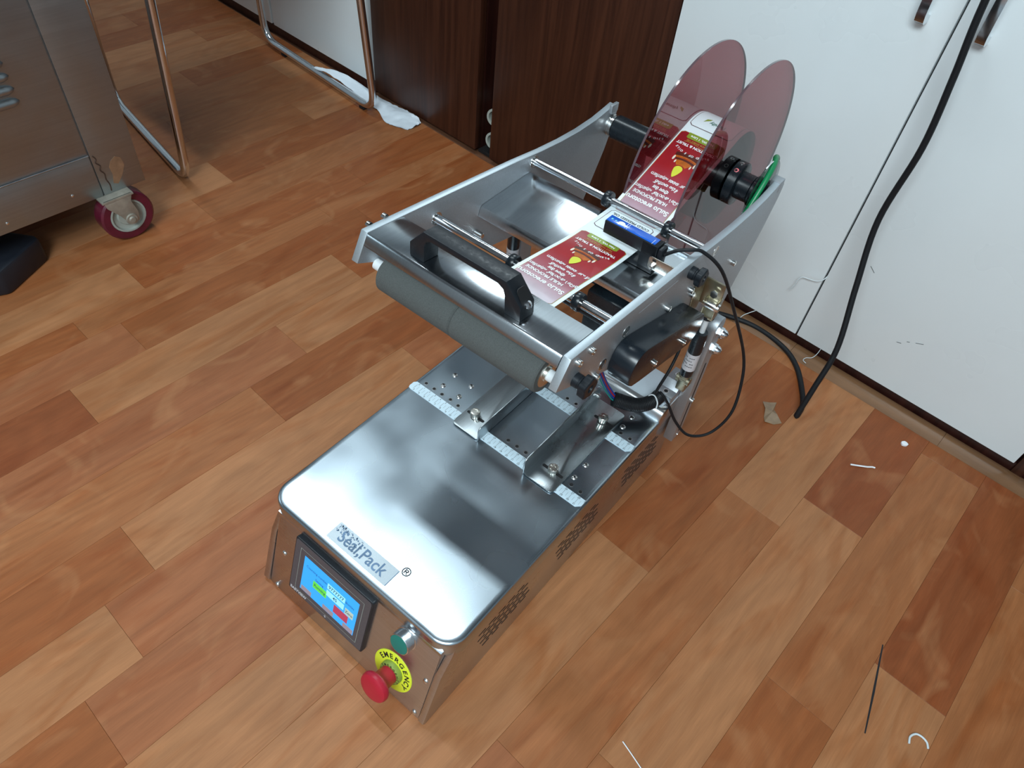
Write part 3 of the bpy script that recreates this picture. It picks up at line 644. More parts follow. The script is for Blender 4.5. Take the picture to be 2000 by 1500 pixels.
key(.0760, .0245, .0900, .0350, 's_tan', 'Zero', 's_ink', .006)
key(.002, .0005, .0200, .0080, 's_grey'); key(.041, .0005, .0600, .0080, 's_grey'); key(.077, .0005, .0940, .0080, 's_grey')
b = MB(); 
for tx_, sz_, dx0, dv0 in (('Counting number', .0052, .024, .046), ('Setting', .0052, .030, .036), ('Bottles', .0052, .082, .044)):
    b = MB(); put_text(b, tx_, sz_, lambda x, y: PF(sx0+dx0+x, sv0+dv0+y, .0096)); mp(b, 'lettering', 's_ink', hm, smooth=False)
b = MB(); put_text(b, 'EASYVIEW', .0060, lambda x, y: PF(.0660+x*1.05, .0402+y, .0091), bold=.00022); mp(b, 'lettering', 'gaslabel', hm, smooth=False)
b = MB(); put_text(b, '+', .009, lambda x, y: PF(.1155+x, .0402+y, .0091)); mp(b, 'logo_mark', 'gaslabel', hm, smooth=False)
# --- green push button
gb = MB(); gb.lathe(PF(.231, .1115, .0014), PN, [(0, .0150), (.0012, .0150), (.0016, .0140), (.0125, .0140), (.0132, .0132), (.0132, .0128)], 36); go = mp(gb, 'push_button', 'chrome')
gb = MB(); gb.lathe(PF(.231, .1115, .0014), PN, [(.012, .0129), (.0134, .0126), (.0137, .0110), (.0137, 0)], 36); mp(gb, 'button_cap', 'teal', go)
# --- emergency stop
ex, ev = .227, .044
eb = MB(); eb.lathe(PF(ex, ev, .0012), PN, [(0, .0295), (.0012, .0295), (.0016, .0288), (.0016, 0)], 48); eo = mp(eb, 'emergency_stop', 'yellow'); eo['label'] = 'yellow emergency disc with red mushroom button'
eb = MB(); eb.lathe(PF(ex, ev, .0028), PN, [(0, .0158), (.005, .0155), (.0065, .0145), (.0065, 0)], 36); mp(eb, 'collar', 'olive', eo)
eb = MB(); eb.lathe(PF(ex, ev, .0090), PN, [(0, .0118), (.014, .0122), (.0175, .0142), (.0195, .0188), (.0215, .0200), (.0245, .0200), (.0275, .0188), (.0292, .0160), (.0300, .0100), (.0302, 0)], 44); mp(eb, 'mushroom_button', 'red', eo)
def arc_text(mb, txt, size, rad, a0, a1, fn, bold=0):
    n_ = len(txt)
    for i, c_ in enumerate(txt):
        if c_ == ' ': continue
        a = a0+(a1-a0)*i/(n_-1); ca, sa = math.cos(a), math.sin(a)
        # up = outward radial, right = clockwise tangent
        put_text(mb, c_, size, lambda x, y, ca=ca, sa=sa: fn(rad*ca+y*ca+x*sa, rad*sa+y*sa-x*ca), bold=bold)
eb = MB(); arc_text(eb, 'EMERGENCY', .0104, .0222, R(154), R(-24), lambda x, y: PF(ex+x, ev+y, .0030), bold=.0003); mp(eb, 'lettering', 'ink', eo, smooth=False)
eb = MB(); arc_text(eb, 'EMERGENCY', .0046, .0135, R(150), R(-10), lambda x, y: PF(ex+x, ev+y, .0094), bold=.0001); mp(eb, 'lettering', 'ink', eo, smooth=False)

# --- head side plates
plate_prof = [(-.0845, .466), (.04, .4535), (.16, .4410), (.21, .4345), (.255, .4305), (.295, .4290), (.335, .4305), (.365, .4350), (.3785, .4375), (.388, .428), (.386, .410), (.372, .370), (.313, .250), (.300, .240), (.285, .243), (.215, .292), (.170, .325), (.145, .330), (.124, .334), (.092, .346), (.060, .3625), (.0, .3865), (-.030, .4005), (-.1015, .4355)]
def side_plate(x0, x1):
    b = MB(); b.mat('alu'); b.prism(plate_prof, lambda p, q, t: (t, p, q), x0, x1, bevel=.0008)
    b.mats.append('alu_edge')
    b.bm.faces.ensure_lookup_table(); b.bm.normal_update()
    for f in b.bm.faces:
        if abs(f.normal.x) < .4: f.material_index = 1
    return mp(b, 'side_plate')
pl = side_plate(.009, .018); prt = side_plate(.266, .275)
for x in (.275,):
    for y, z in ((-.0525, .4555), (-.0735, .4555), (-.0305, .4015), (.290, .358), (.165, .391), (.172, .380)):
        mp(MB().lathe((x-.0002, y, z), (1, 0, 0), [(0, .0038), (.0045, .0038), (.0052, .0032), (.0052, .0018), (.0035, .0016), (.0035, 0)], 16), 'socket_screw', 'screw', prt)
    for y, z in ((.017, .429), (-.019, .409), (.208, .422)):
        mp(MB().lathe((x-.0002, y, z), (1, 0, 0), [(0, .0068), (.0006, .0068), (.0006, .0056), (.0003, .0052), (.0003, 0)], 24), 'bearing', 'screw', prt)
for y, z in ((-.05, .462), (-.072, .463)):
    mp(MB().lathe((.0092, y, z), (-1, 0, 0), [(0, .0038), (.0045, .0038), (.0052, .0032), (.0052, 0)], 14), 'socket_screw', 'screw', pl)
mp(MB().prism([(.037, .4405), (.118, .4335), (.118, .4327), (.037, .4397)], lambda p, q, t: (t, p, q), .2748, .2752), 'groove', 'alu_edge', prt)
# clamp knobs (lobed)
def lobed(o, r_, h, n_=5):
    b = MB(); o = Vector(o); prof_ = [(0, .55), (.004, .6), (.006, .95), (h-.001, 1.0), (h, .9), (h, .35), (h-.002, .3), (h-.002, 0)]
    seg = 60; rings = []
    for hh, s_ in prof_:
        ring = []
        for k in range(seg):
            a = 2*math.pi*k/seg; rad = r_*s_*(1-.16*(.5-.5*math.cos(n_*a)) if s_ > .8 else 1)
            ring.append((o.x+hh, o.y+rad*math.cos(a), o.z+rad*math.sin(a)))
        rings.append(ring)
    vs = [v for r__ in rings for v in r__]; fs = []
    for i in range(len(rings)-1):
        for k in range(seg): q = (k+1) % seg; fs.append((i*seg+k, i*seg+q, (i+1)*seg+q, (i+1)*seg+k))
    b.mesh(vs, fs); return b
k = lobed((.279, -.0700, .4290), .0125, .014); k.cyl((.274, -.0700, .4290), (.281, -.07, .429), .0075, 20); mp(k, 'clamp_knob', 'black')
k = lobed((.279, .1480, .4270), .0115, .013); k.cyl((.274, .1480, .4270), (.281, .148, .427), .0075, 20); mp(k, 'clamp_knob', 'black')
# --- rods
def rod(y, z, r_, name='guide_rod', m='chrome'):
    o = mp(MB().cyl((.0175, y, z), (.2665, y, z), r_, 24), name, m)
    for x in (.018, .266):
        mp(MB().lathe((x, y, z), (1 if x < .1 else -1, 0, 0), [(0, .0080), (.001, .0080), (.001, .0062), (.0004, .006), (.0004, r_)], 24), 'bearing', 'screw', o)
    return o
rA = rod(.017, .4315, .0052); rB = rod(.197, .4262, .0048)
for ro, y, z, xs in ((rA, .017, .4315, (.1255, .212)), (rB, .197, .4262, (.1275, .212))):
    for x in xs:
        mp(MB().lathe((x, y, z), (1, 0, 0), [(0, .0045), (0, .0095), (.001, .0102), (.0075, .0102), (.0085, .0095), (.0085, .0045)], 28), 'shaft_collar', 'blackm', ro)
mp(MB().cyl((.0175, .038, .4060), (.2665, .038, .4060), .0062, 20), 'idler_roller', 'blackm')
mp(MB().cyl((.0175, .087, .375), (.030, .087, .375), .004, 14, .001), 'bolt', 'screw', pl)
# --- foam roller
fr = mp(MB().cyl((.0375, -.0755, .4205), (.1395, -.0755, .4205), .0215, 48, .0015), 'foam_roller', 'foam')
mp(MB().cyl((.1397, -.0755, .4205), (.2475, -.0755, .4205), .0219, 48, .0015), 'foam_roller', 'foam')
mp(MB().cyl((.018, -.0755, .4205), (.266, -.0755, .4205), .0062, 20), 'roller_shaft', 'nylon')
mp(MB().lathe((.2474, -.0755, .4205), (1, 0, 0), [(0, .0150), (.0008, .0150), (.0012, .0138), (.0004, .0085), (.003, .0082), (.003, .006)], 28), 'end_cap', 'nickel')
# --- front plate with folded lip
b = MB(); b.prism([(-.0915, .4535), (-.0868, .4630), (-.0855, .4650), (-.0835, .4660), (-.0345, .4605), (-.0345, .4585), (-.083, .4635), (-.0848, .4620), (-.0895, .4535)], lambda p, q, t: (t, p, q), .0185, .2655, bevel=.0003); frp = mp(b, 'front_plate', 'shelf')
# --- handle
def hz(y): return .4660-(y+.084)*.111
b = MB(); outer = [(.0715, 0), (.0722, .0165), (.0905, .0375), (.1925, .0375), (.2108, .0165), (.2118, 0), (.1930, 0), (.1915, .020), (.1890, .0265), (.1830, .0300), (.1000, .0300), (.0940, .0265), (.0915, .020), (.0905, 0)]
b.prism(outer, lambda p, q, t: (p, t, hz(t)+q), -.0790, -.0570, bevel=.0014); ha = mp(b, 'carry_handle', 'black')
b = MB(); b.prism(rrect(-.0750, .0, -.0610, .0175, .004), lambda p, q, t: (.2119+t-q*.62, p, hz(p)+.0135+q), -.0002, .0005); mp(b, 'screw_recess', 'hole', ha)
mp(MB().lathe((.2108, -.068, .4800), (1, 0, .6), [(0, .0042), (.002, .004), (.003, .002), (.003, 0)], 18), 'screw', 'chrome', ha)
# --- shelf tray
b = MB(); b.prism([(.0905, .3970), (.0938, .4060), (.0955, .4093), (.0985, .4100), (.1880, .4140), (.1905, .4140), (.1905, .4120), (.0990, .4080), (.0968, .4055), (.0925, .3970)], lambda p, q, t: (t, p, q), .0185, .2655, bevel=.0003); shf = mp(b, 'tray_plate', 'shelf')
mp(MB().box((.030, .12, .4097), (.254, .182, .4101)), 'tray_liner', 'shelf', shf)
# --- motor under tray
b = MB(); b.box((.187, .086, .325), (.245, .150, .387), .003); mt = mp(b, 'stepper_motor', 'blackm'); mt.location.z += .0
mp(MB().box((.175, .100, .385), (.256, .16, .398), .001), 'motor_bracket', 'black', mt)
# --- fork sensor
b = MB(); b.box((.1680, .1300, .4330), (.2380, .1445, .4495), .0012); b.box((.1900, .1300, .4120), (.2380, .1445, .4180), .001); b.box((.2180, .1300, .4120), (.2380, .1445, .4495), .001); se = mp(b, 'fork_sensor', 'black')
b = MB(); b.box((.1688, .1312, .4496), (.2330, .1433, .4502), .0003); mp(b, 'sensor_label', 'blue', se)
b = MB(); 
for x, r_ in ((.1735, .0014), (.1785, .0012)): b.lathe((x, .1372, .4503), (0, 0, 1), [(0, r_), (.0001, 0)], 14)
mp(b, 'indicator', 'cyan', se, smooth=False)
b = MB(); b.prism([(.1860+.0042*math.cos(a), .1372+.003*math.sin(a)) for a in [k*math.pi/10 for k in range(20)]], lambda p, q, t: (p, q, t), .4502, .4504); 
b.box((.1920, .132, .4502), (.1924, .1425, .4504)); b.box((.1945, .132, .4502), (.1949, .1425, .4504)); b.box((.2290, .130, .4502), (.2294, .139, .4504)); mp(b, 'marking', 'inkw', se, smooth=False)
b = MB(); b.box((.2385, .1303, .420), (.2440, .1440, .4475), .0015); mp(b, 'cable_gland', 'black', se)
b = MB(); b.prism(rrect(.2320, .4215, .2660, .4375, .004), lambda p, q, t: (p, t, q), .1270, .1285, bevel=.0003); sb = mp(b, 'sensor_bracket', 'nickel')
b = MB(); b.prism(rrect(.2365, .4325, .2415, .4355, .0014), lambda p, q, t: (p, t, q), .1268, .12695); mp(b, 'slot', 'hole', sb, smooth=False)
mp(MB().lathe((.2385, .1270, .4270), (0, -1, 0), [(0, .0036), (.0025, .0036), (.003, .0028), (.003, .0018), (.006, .0016), (.006, 0)], 6), 'nut', 'screw', sb, ang=20)
# --- gearbox cover
cov = [(.170, .372), (.163, .3785), (.157, .3795), (.020, .4235), (.006, .4225), (-.005, .414), (-.010, .402), (-.0095, .388), (-.001, .374), (.010, .367), (.022, .3655), (.030, .3640), (.148, .3290), (.166, .3330)]
cov = [(.166, .362), (.163, .371), (.155, .3775), (.020, .4205), (.011, .4205), (.003, .4165), (-.0025, .410), (-.0055, .401), (-.0055, .392), (-.002, .383), (.005, .3765), (.022, .3705), (.140, .3375), (.155, .341), (.163, .350)]
b = MB(); b.prism(cov, lambda p, q, t: (t, p, q), .2752, .3020, bevel=.0012); gc = mp(b, 'belt_cover', 'cover', ang=45)
for y, z in ((.050, .3830), (.122, .3610)): mp(MB().lathe((.3018, y-.004, z-.002), (1, 0, 0), [(0, .0036), (.003, .0036), (.0038, .0028), (.0038, .0014), (.003, .0012), (.003, 0)], 16), 'socket_screw', 'screw', gc)
mp(MB().lathe((.2751, .1065, .4020), (1, 0, 0), [(0, .0040), (.005, .0040), (.0058, .0032), (.0058, .0018), (.0045, .0016), (.0045, 0)], 16), 'socket_screw', 'screw', prt)
# --- axle, hubs, discs
AY, AZ = .371, .411
mp(MB().cyl((.0400, AY, AZ), (.2660, AY, AZ), .0100, 24), 'reel_axle', 'blackm')
ax = mp(MB().lathe((.0300, AY, AZ), (1, 0, 0), [(0, .010), (0, .0155), (.001, .0170), (.104, .0170), (.105, .016), (.105, .009)], 32), 'axle_sleeve', 'blackm')
mp(MB().lathe((.0182, AY, AZ), (1, 0, 0), [(0, .0), (0, .0135), (.002, .0150), (.0045, .0150), (.005, .0138), (.0065, .0138), (.007, .0150), (.0105, .0150), (.0115, .013), (.0118, 0)], 30), 'knurled_ring', 'screw', ax)
mp(MB().box((.0175, AY-.006, AZ+.018), (.0225, AY+.010, AZ+.030), .0008), 'axle_clip', 'alu')
mp(MB().box((.262, AY-.002, AZ+.012), (.2755, AY+.012, AZ+.027), .0008), 'axle_clip', 'alu')
mp(MB().cyl((.147, AY, AZ), (.205, AY, AZ), .0165, 32), 'reel_core', 'blackm')
hb = mp(MB().lathe((.2130, AY, AZ), (1, 0, 0), [(0, .012), (0, .0270), (.001, .0285), (.0125, .0285), (.0135, .0270), (.0135, .018), (.030, .0178), (.030, .010)], 44), 'hub_collar', 'blackm')
for a in (62, 92): 
    a = R(a+28); mp(MB().lathe((.2195, AY+.0282*math.cos(a), AZ+.0282*math.sin(a)), (0, math.cos(a), math.sin(a)), [(0, .0030), (.0008, .0030), (.0008, .0018), (.0002, .0016), (.0002, 0)], 14), 'grub_screw', 'screw', hb)
mp(MB().lathe((.2440, AY, AZ), (1, 0, 0), [(0, .010), (0, .0190), (.001, .020), (.017, .020), (.018, .019), (.018, .008)], 36), 'pulley', 'blackm')
def disc(x, r_, th, m, name):
    b = MB(); b.mat(m); b.lathe((x, AY, AZ), (1, 0, 0), [(0, .0), (0, r_-.0002)], 96); b.lathe((x+th, AY, AZ), (1, 0, 0), [(0, .0), (0, r_-.0002)], 96)
    b.mat('edge' if m == 'disc' else m).lathe((x, AY, AZ), (1, 0, 0), [(0, r_-.0002), (.0002, r_), (th-.0002, r_), (th, r_-.0002)], 96)
    return mp(b, name, recalc=False)
disc(.1380, .1524, .0028, 'disc', 'reel_flange'); disc(.2095, .1524, .0028, 'disc', 'reel_flange')
disc(.2540, .046, .0018, 'disc2', 'pulley_flange')
# green belt : over the pulley and down to the drive under the tray
bl = []
for k in range(9): a = R(40+k*14); bl.append((.2535, AY+.0235*math.cos(a)*1.0, AZ+.0235*math.sin(a)))
b0 = [(.2500, .385, .370), (.2500, .408, .392), (.2500, .4135, .420), (.2500, .4060, .4440), (.2515, .392, .4530), (.2570, .376, .4535), (.2595, .356, .4400), (.2590, .330, .4100), (.2560, .300, .3780), (.2535, .260, .3400), (.2535, .235, .322), (.2535, .220, .318), (.2535, .212, .325)]
mp(MB().tube(b0, .0036, 12, smooth=6), 'drive_belt', 'green')
# --- posts, gas springs, hinge parts (both sides)
def post(sx):
    X = lambda v: v if sx > 0 else .284-v
    x0, x1 = X(.2905), X(.3055)
    a, c_ = min(x0, x1), max(x0, x1)
    pr = [(.2235, .070), (.2235, .300)]+[(.2375-.014*math.cos(R(t_)), .300+.014*math.sin(R(t_))) for t_ in range(20, 180, 20)]+[(.2515, .300), (.2515, .070)]
    b = MB(); b.prism(pr, lambda p, q, t: (t, p, q), a, c_, bevel=.001); po = mp(b, 'hinge_post', 'alu')
    ox = X(.3056); d = 1 if sx > 0 else -1
    mp(MB().box((min(ox, ox+d*.0004), .2365, .085), (max(ox, ox+d*.0004), .2395, .232)), 'groove', 'hole', po, smooth=False)
    for z in (.2925, .2630):
        b = MB(); b.lathe((X(.3050), .2375, z), (d, 0, 0), [(0, .0088), (.0015, .0088), (.0015, .0075), (.0065, .0075)], 6)
        b.lathe((X(.3050), .2375, z), (d, 0, 0), [(.0063, .0066), (.0085, .0064), (.0115, .0050), (.0135, .0025), (.0140, 0)], 20); mp(b, 'dome_nut', 'chrome', po, ang=25)
    mp(MB().lathe((X(.3054), .2375, .1560), (d, 0, 0), [(0, .0042), (.0045, .0042), (.005, .0034), (.005, 0)], 16), 'socket_screw', 'screw', po)
    mp(MB().lathe((X(.3054), .2375, .076), (d, 0, 0), [(0, .0018), (.0015, .0016), (.0018, 0)], 12), 'socket_screw', 'screw', po)
    # hinge arm on the head plate
    mp(MB().cyl((X(.2745), .2375, .2925), (X(.2908), .2375, .2925), .0055, 16), 'pivot_pin', 'screw', po)
    # gas spring
    gx = X(.2935)
    gs = MB(); gs.lathe((gx, .2085, .2260), Vector((0, .0, 1)), [(0, .0080), (.012, .0090), (.070, .0090), (.078, .0080), (.0785, .003)], 28); gso = mp(gs, 'gas_spring', 'blackm')
    mp(MB().cyl((gx, .2085, .303), (gx, .2085, .332), .0036, 16), 'piston_rod', 'nylon', gso)
    mp(MB().lathe((gx, .2085, .239), (0, 0, 1), [(0, .0090), (.0001, .0092), (.0300, .0092), (.0301, .0090)], 28), 'paper_label', 'gaslabel', gso)
    tx = MB()
    for r_ in range(4):
        for c__ in range(7):
            if (r_*7+c__) % 5 == 3: continue
            an = R(-150+c__*16); zz = .263-r_*.0052
            tx.prism([(-.0010, -.0005), (.0010, -.0005), (.0010, .0005), (-.0010, .0005)], lambda p, q, t: (gx+(.00925+t)*math.cos(an)-p*math.sin(an), .2085+(.00925+t)*math.sin(an)+p*math.cos(an), zz+q), 0, .0001)
    mp(tx, 'fine_print', 'ink', gso, smooth=False)['kind'] = 'stuff'
    b = MB(); b.box((gx-.0065, .2040, .196), (gx+.0065, .2130, .226), .001); b.box((gx-.0065, .2125, .196), (gx+.0065, .2234, .200), .0006); b.lathe((gx-.0095, .2070, .2160), (1, 0, 0), [(0, 0), (0, .0062), (.004, .0062), (.004, .004), (.015, .004), (.015, .0062), (.019, .0062), (.019, 0)], 20); mp(b, 'lower_clevis', 'zinc')
    b = MB(); b.lathe((gx, .2085, .330), (0, 0, 1), [(0, .0085), (.005, .0085)], 24); b.mat
    mp(b, 'rod_boot', 'rubber', gso)
    px = X(.2752)
    b = MB(); b.prism([(.176, .400), (.188, .404), (.205, .392), (.214, .352), (.206, .338), (.190, .338), (.182, .352)], lambda p, q, t: (t, p, q), min(px, px+d*.0018), max(px, px+d*.0018), bevel=.0004)
    b.box((min(px, X(.302)), .207, .346), (max(px, X(.302)), .2095, .385), .0008)
    b.box((gx-.0085, .2005, .335), (gx-.0065, .2150, .362), .0005); b.box((gx+.0065, .2005, .335), (gx+.0085, .2150, .362), .0005); b.box((gx-.0085, .2005, .333), (gx+.0085, .2150, .336), .0005)
    bo = mp(b, 'upper_bracket', 'zinc')
    mp(MB().lathe((gx-.010, .205, .352), (1, 0, 0), [(0, 0), (0, .0055), (.003, .0062), (.018, .0062), (.021, .005), (.021, 0)], 20), 'hinge_pin', 'screw', bo)
    mp(MB().lathe((gx, .201, .372), (0, -1, .3), [(0, .005), (.002, .005), (.0025, 0)], 6), 'bolt', 'screw', bo, ang=20)
post(1); post(-1)
# aluminium clamp blocks on the rear cover
for sx in (1, -1):
    X = lambda v: v if sx > 0 else .284-v
    b = MB(); f_ = lambda p, q, t: (t, p, q)
    b.prism([(.198, .1648), (.198, .180), (.212, .180), (.222, .190), (.246, .190), (.246, .1648)], f_, min(X(.266), X(.2902)), max(X(.266), X(.2902)), bevel=.0008); bk = mp(b, 'clamp_block', 'alu')
    for y, z in ((.205, .1801), (.234, .1901)):
        b = MB(); b.mat('screw').lathe((X(.277), y, z), (0, 0, 1), [(0, .0042), (.0006, .0042), (.0006, .0028)], 18); b.mat('hole').lathe((X(.277), y, z), (0, 0, 1), [(.0004, .0028), (.0003, 0)], 18); mp(b, 'socket_screw', None, bk)
    mp(MB().box((min(X(.283), X(.2906)), .220, .150), (max(X(.283), X(.2906)), .252, .1647), .0006), 'spacer', 'alu', bk)
# rear prop pin lying on the top sheet
mp(MB().lathe((.2020, .193, .1660), (.55, .83, .35), [(0, .0045), (.02, .0045), (.024, .0035), (.026, 0)], 16), 'black_pin', 'rubber')
# --- cable sleeve, wires, sensor cable
slv = [(.2300, .1430, .1790), (.2400, .1490, .1765), (.2500, .1550, .1740), (.2600, .1625, .1730), (.2680, .1720, .1745), (.2730, .1830, .1770), (.2745, .1920, .1790)]
b = MB(); pts = catmull([Vector(p) for p in slv], 12); b.tube(pts, [.0098+(.0005 if i % 2 else 0) for i in range(len(pts))], 20, cap=False); b.tube([pts[0]+Vector((.0004, .0002, 0)), pts[4]], [.0085, .0085], 16); cs = mp(b, 'cable_sleeve', 'rubber')
for i, (m_, dy) in enumerate((('w_green', -.0035), ('w_blue', 0), ('w_red', .0028), ('w_blue', .0052))):
    mp(MB().tube([(.2250+dy*.5, .0400+dy, .372), (.2235, .0650+dy*.7, .330), (.2205, .0960+dy, .268), (.2200, .1230+dy, .220), (.2240, .1375+dy*.8, .193+dy*.4), (.2310, .1440+dy*.6, .1798+dy*.5), (.2400, .1490, .1770)], .0011, 8, smooth=6), 'wire', m_)
tc_ = [(.2440, .1345, .4400), (.2520, .148, .4430), (.2640, .155, .4470), (.2760, .165, .4450), (.2985, .180, .4223), (.3153, .220, .3526), (.3393, .270, .2515), (.3530, .2725, .2000), (.3600, .2600, .1500), (.3480, .2420, .1120), (.3263, .2200, .1085), (.3060, .2050, .1350), (.2900, .1930, .1720), (.2800, .1880, .1880), (.2745, .1900, .1880)]
mp(MB().tube(tc_, .0021, 10, smooth=8), 'sensor_cable', 'rubber')
mp(MB().tube([(.2700, .1850, .1860), (.2750, .1700, .2050), (.2800, .1600, .2300), (.2820, .1720, .2550), (.2780, .1950, .2750), (.2700, .2100, .3000)], .0020, 10, smooth=8), 'signal_cable', 'rubber')
mp(MB().tube([(.2640, .1760, .1730), (.2655, .1780, .1850), (.2720, .1790, .1885), (.2800, .1760, .1830), (.2820, .1730, .1740)], .0010, 8, smooth=5), 'cable_tie', 'nylon')
# rubber feet under the base
for x, y in ((.02, -.26), (.265, -.26), (.02, .22), (.265, .22)): pass

# ================================================================== reel of printed labels (held by the machine)
lr = empty('label_roll', Matrix.Rotation(ROOM, 4, 'Z') @ Vector((.175, AY, AZ-.066)), ROOM)
tag(lr, 'reel of red oil bottle labels threaded through the machine between the smoked discs', 'label roll')
LORG = Vector((.175, AY, AZ-.066))
def lp(mb, name, m=None, parent=None, label=None, **k):
    o = mb.build(name, parent or lr, m, org=LORG, **k)
    if label: o['label'] = label
    return o
RR = .0640
lp(MB().lathe((.1415, AY, AZ), (1, 0, 0), [(0, .0172), (0, RR-.001), (.0005, RR-.0005), (.0665, RR-.0005), (.067, RR-.001), (.067, .0172)], 72), 'wound_roll', 'rollside', smooth=True)
# path of the web in (y,z): from under the front plate to the roll
dx_, dz_ = AY-.199, AZ-.4206
Ld = math.hypot(dx_, dz_); phi = math.atan2(dz_, dx_); al = math.acos(RR/Ld); ang0 = phi+math.pi-al
TY, TZ = AY+RR*math.cos(ang0), AZ+RR*math.sin(ang0)
path = [Vector((-.050, .4415)), Vector((-.034, .4440)), Vector((-.015, .4420)), Vector((.010, .4388)), Vector((.020, .4375)), Vector((.050, .4330)), Vector((.095, .4255)), Vector((.130, .4225)), Vector((.170, .4205)), Vector((.190, .4200)), Vector((.199, .4206))]
fine = [Vector((p.x, p.y, 0)) for p in path]; fine = [Vector((p.x, p.y)) for p in catmull(fine, 6)]
for k in range(1, 25): t_ = k/24; fine.append(Vector((.199+(TY-.199)*t_, .4206+(TZ-.4206)*t_)))
a_ = ang0
while a_ > R(-60): a_ -= R(3); fine.append(Vector((AY+(RR+.0002)*math.cos(a_), AZ+(RR+.0002)*math.sin(a_))))
cum = [0]
for p, q in zip(fine, fine[1:]): cum.append(cum[-1]+(q-p).length)
import bisect
def at(s_, h=0):
    s_ = max(0, min(cum[-1]-1e-6, s_)); i = max(0, min(len(fine)-2, bisect.bisect_right(cum, s_)-1)); f_ = (s_-cum[i])/(cum[i+1]-cum[i])
    d = (fine[i+1]-fine[i]).normalized(); n0 = Vector((-d.y, d.x))
    # blend normals for smooth curvature
    if i+2 < len(fine): d2 = (fine[i+2]-fine[i+1]).normalized(); n0 = (n0*(1-f_)+Vector((-d2.y, d2.x))*f_).normalized()
    p = fine[i].lerp(fine[i+1], f_)+n0*h; return p.x, p.y
XC = .1735
def SP(a, s_, h=0):           # a = across (text x runs towards -x), s = along web
    y, z = at(s_, h); return (XC-a, y, z)
def strip_patch(mb, a0, a1, s0, s1, h, th=.0002, r_=0, na=1):
    """curved patch with optional rounded corners"""
    ns = max(2, int((s1-s0)/.003)); vs = []; fs = []
    for i in range(ns+1):
        s_ = s0+(s1-s0)*i/ns; e = min(s_-s0, s1-s_); ins = 0
        if r_ and e < r_: ins = r_-math.sqrt(max(0, r_*r_-(r_-e)**2))
        for j in range(na+1): vs.append(SP(a0+ins+(a1-a0-2*ins)*j/na, s_, h))
    for i in range(ns):
        for j in range(na): k_ = i*(na+1)+j; fs.append((k_, k_+1, k_+na+2, k_+na+1))
    mb.mesh(vs, fs)
b = MB(); strip_patch(b, -.0355, .0355, 0, cum[-1]-.01, 0); strip_patch(b, -.0355, .0355, 0, cum[-1]-.01, -.0003); lp(b, 'liner_strip', 'paper', recalc=False)
# printed colours with a fade towards the brand end
def print_mat():
    m, nt, b = newmat('printed_label_red'); L = nt.links.new
    at_ = nt.nodes.new('ShaderNodeAttribute'); at_.attribute_name = 'fade'
    tc = nt.nodes.new('ShaderNodeTexCoord'); nz = nt.nodes.new('ShaderNodeTexNoise'); nz.inputs['Scale'].default_value = 60; L(tc.outputs['Object'], nz.inputs['Vector'])
    rp = nt.nodes.new('ShaderNodeValToRGB'); e = rp.color_ramp.elements; e[0].color = (.50, .40, .46, 1); e[0].position = .02; e[1].color = (.38, .018, .024, 1); e[1].position = .60
    x = rp.color_ramp.elements.new(.30); x.color = (.33, .070, .10, 1); x = rp.color_ramp.elements.new(1.0); x.color = (.27, .010, .016, 1)
    L(at_.outputs['Fac'], rp.inputs[0]); mr = nt.nodes.new('ShaderNodeMapRange'); mr.inputs[3].default_value = .85; mr.inputs[4].default_value = 1.15; L(nz.outputs[0], mr.inputs[0])
    mx = nt.nodes.new('ShaderNodeMixRGB'); mx.blend_type = 'MULTIPLY'; mx.inputs[0].default_value = 1; L(rp.outputs[0], mx.inputs[1]); L(mr.outputs[0], mx.inputs[2]); L(mx.outputs[0], b.inputs['Base Color'])
    b.inputs['Roughness'].default_value = .25; b.inputs['Coat Weight'].default_value = .3; return m
M['label_red'] = print_mat()
M['l_green'] = mat('printed_olive_green', (.25, .33, .03, 1), .3, var=.04, coat=.2); M['l_orange'] = mat('printed_orange', (.55, .13, .012, 1), .3, var=.3, scale=(200, 200, 200), coat=.2)
M['l_brown'] = mat('printed_brown', (.10, .018, .012, 1), .3, var=.2, scale=(150, 150, 150), coat=.2); M['l_flame'] = mat('printed_flame_yellow', (.72, .74, .06, 1), .3, var=.06, coat=.2)
M['l_white'] = mat('printed_white', (.85, .88, .88, 1), .35, var=.02); M['l_gold'] = mat('printed_gold_line', (.42, .26, .05, 1), .35, var=.03); M['l_maroon'] = mat('printed_maroon_line', (.10, .025, .03, 1), .35, var=.03)
M['l_dkgreen'] = mat('printed_dark_green', (.0, .12, .07, 1), .35, var=.03); M['l_cream'] = mat('printed_cream_glow', (.85, .75, .62, 1), .3, var=.05)
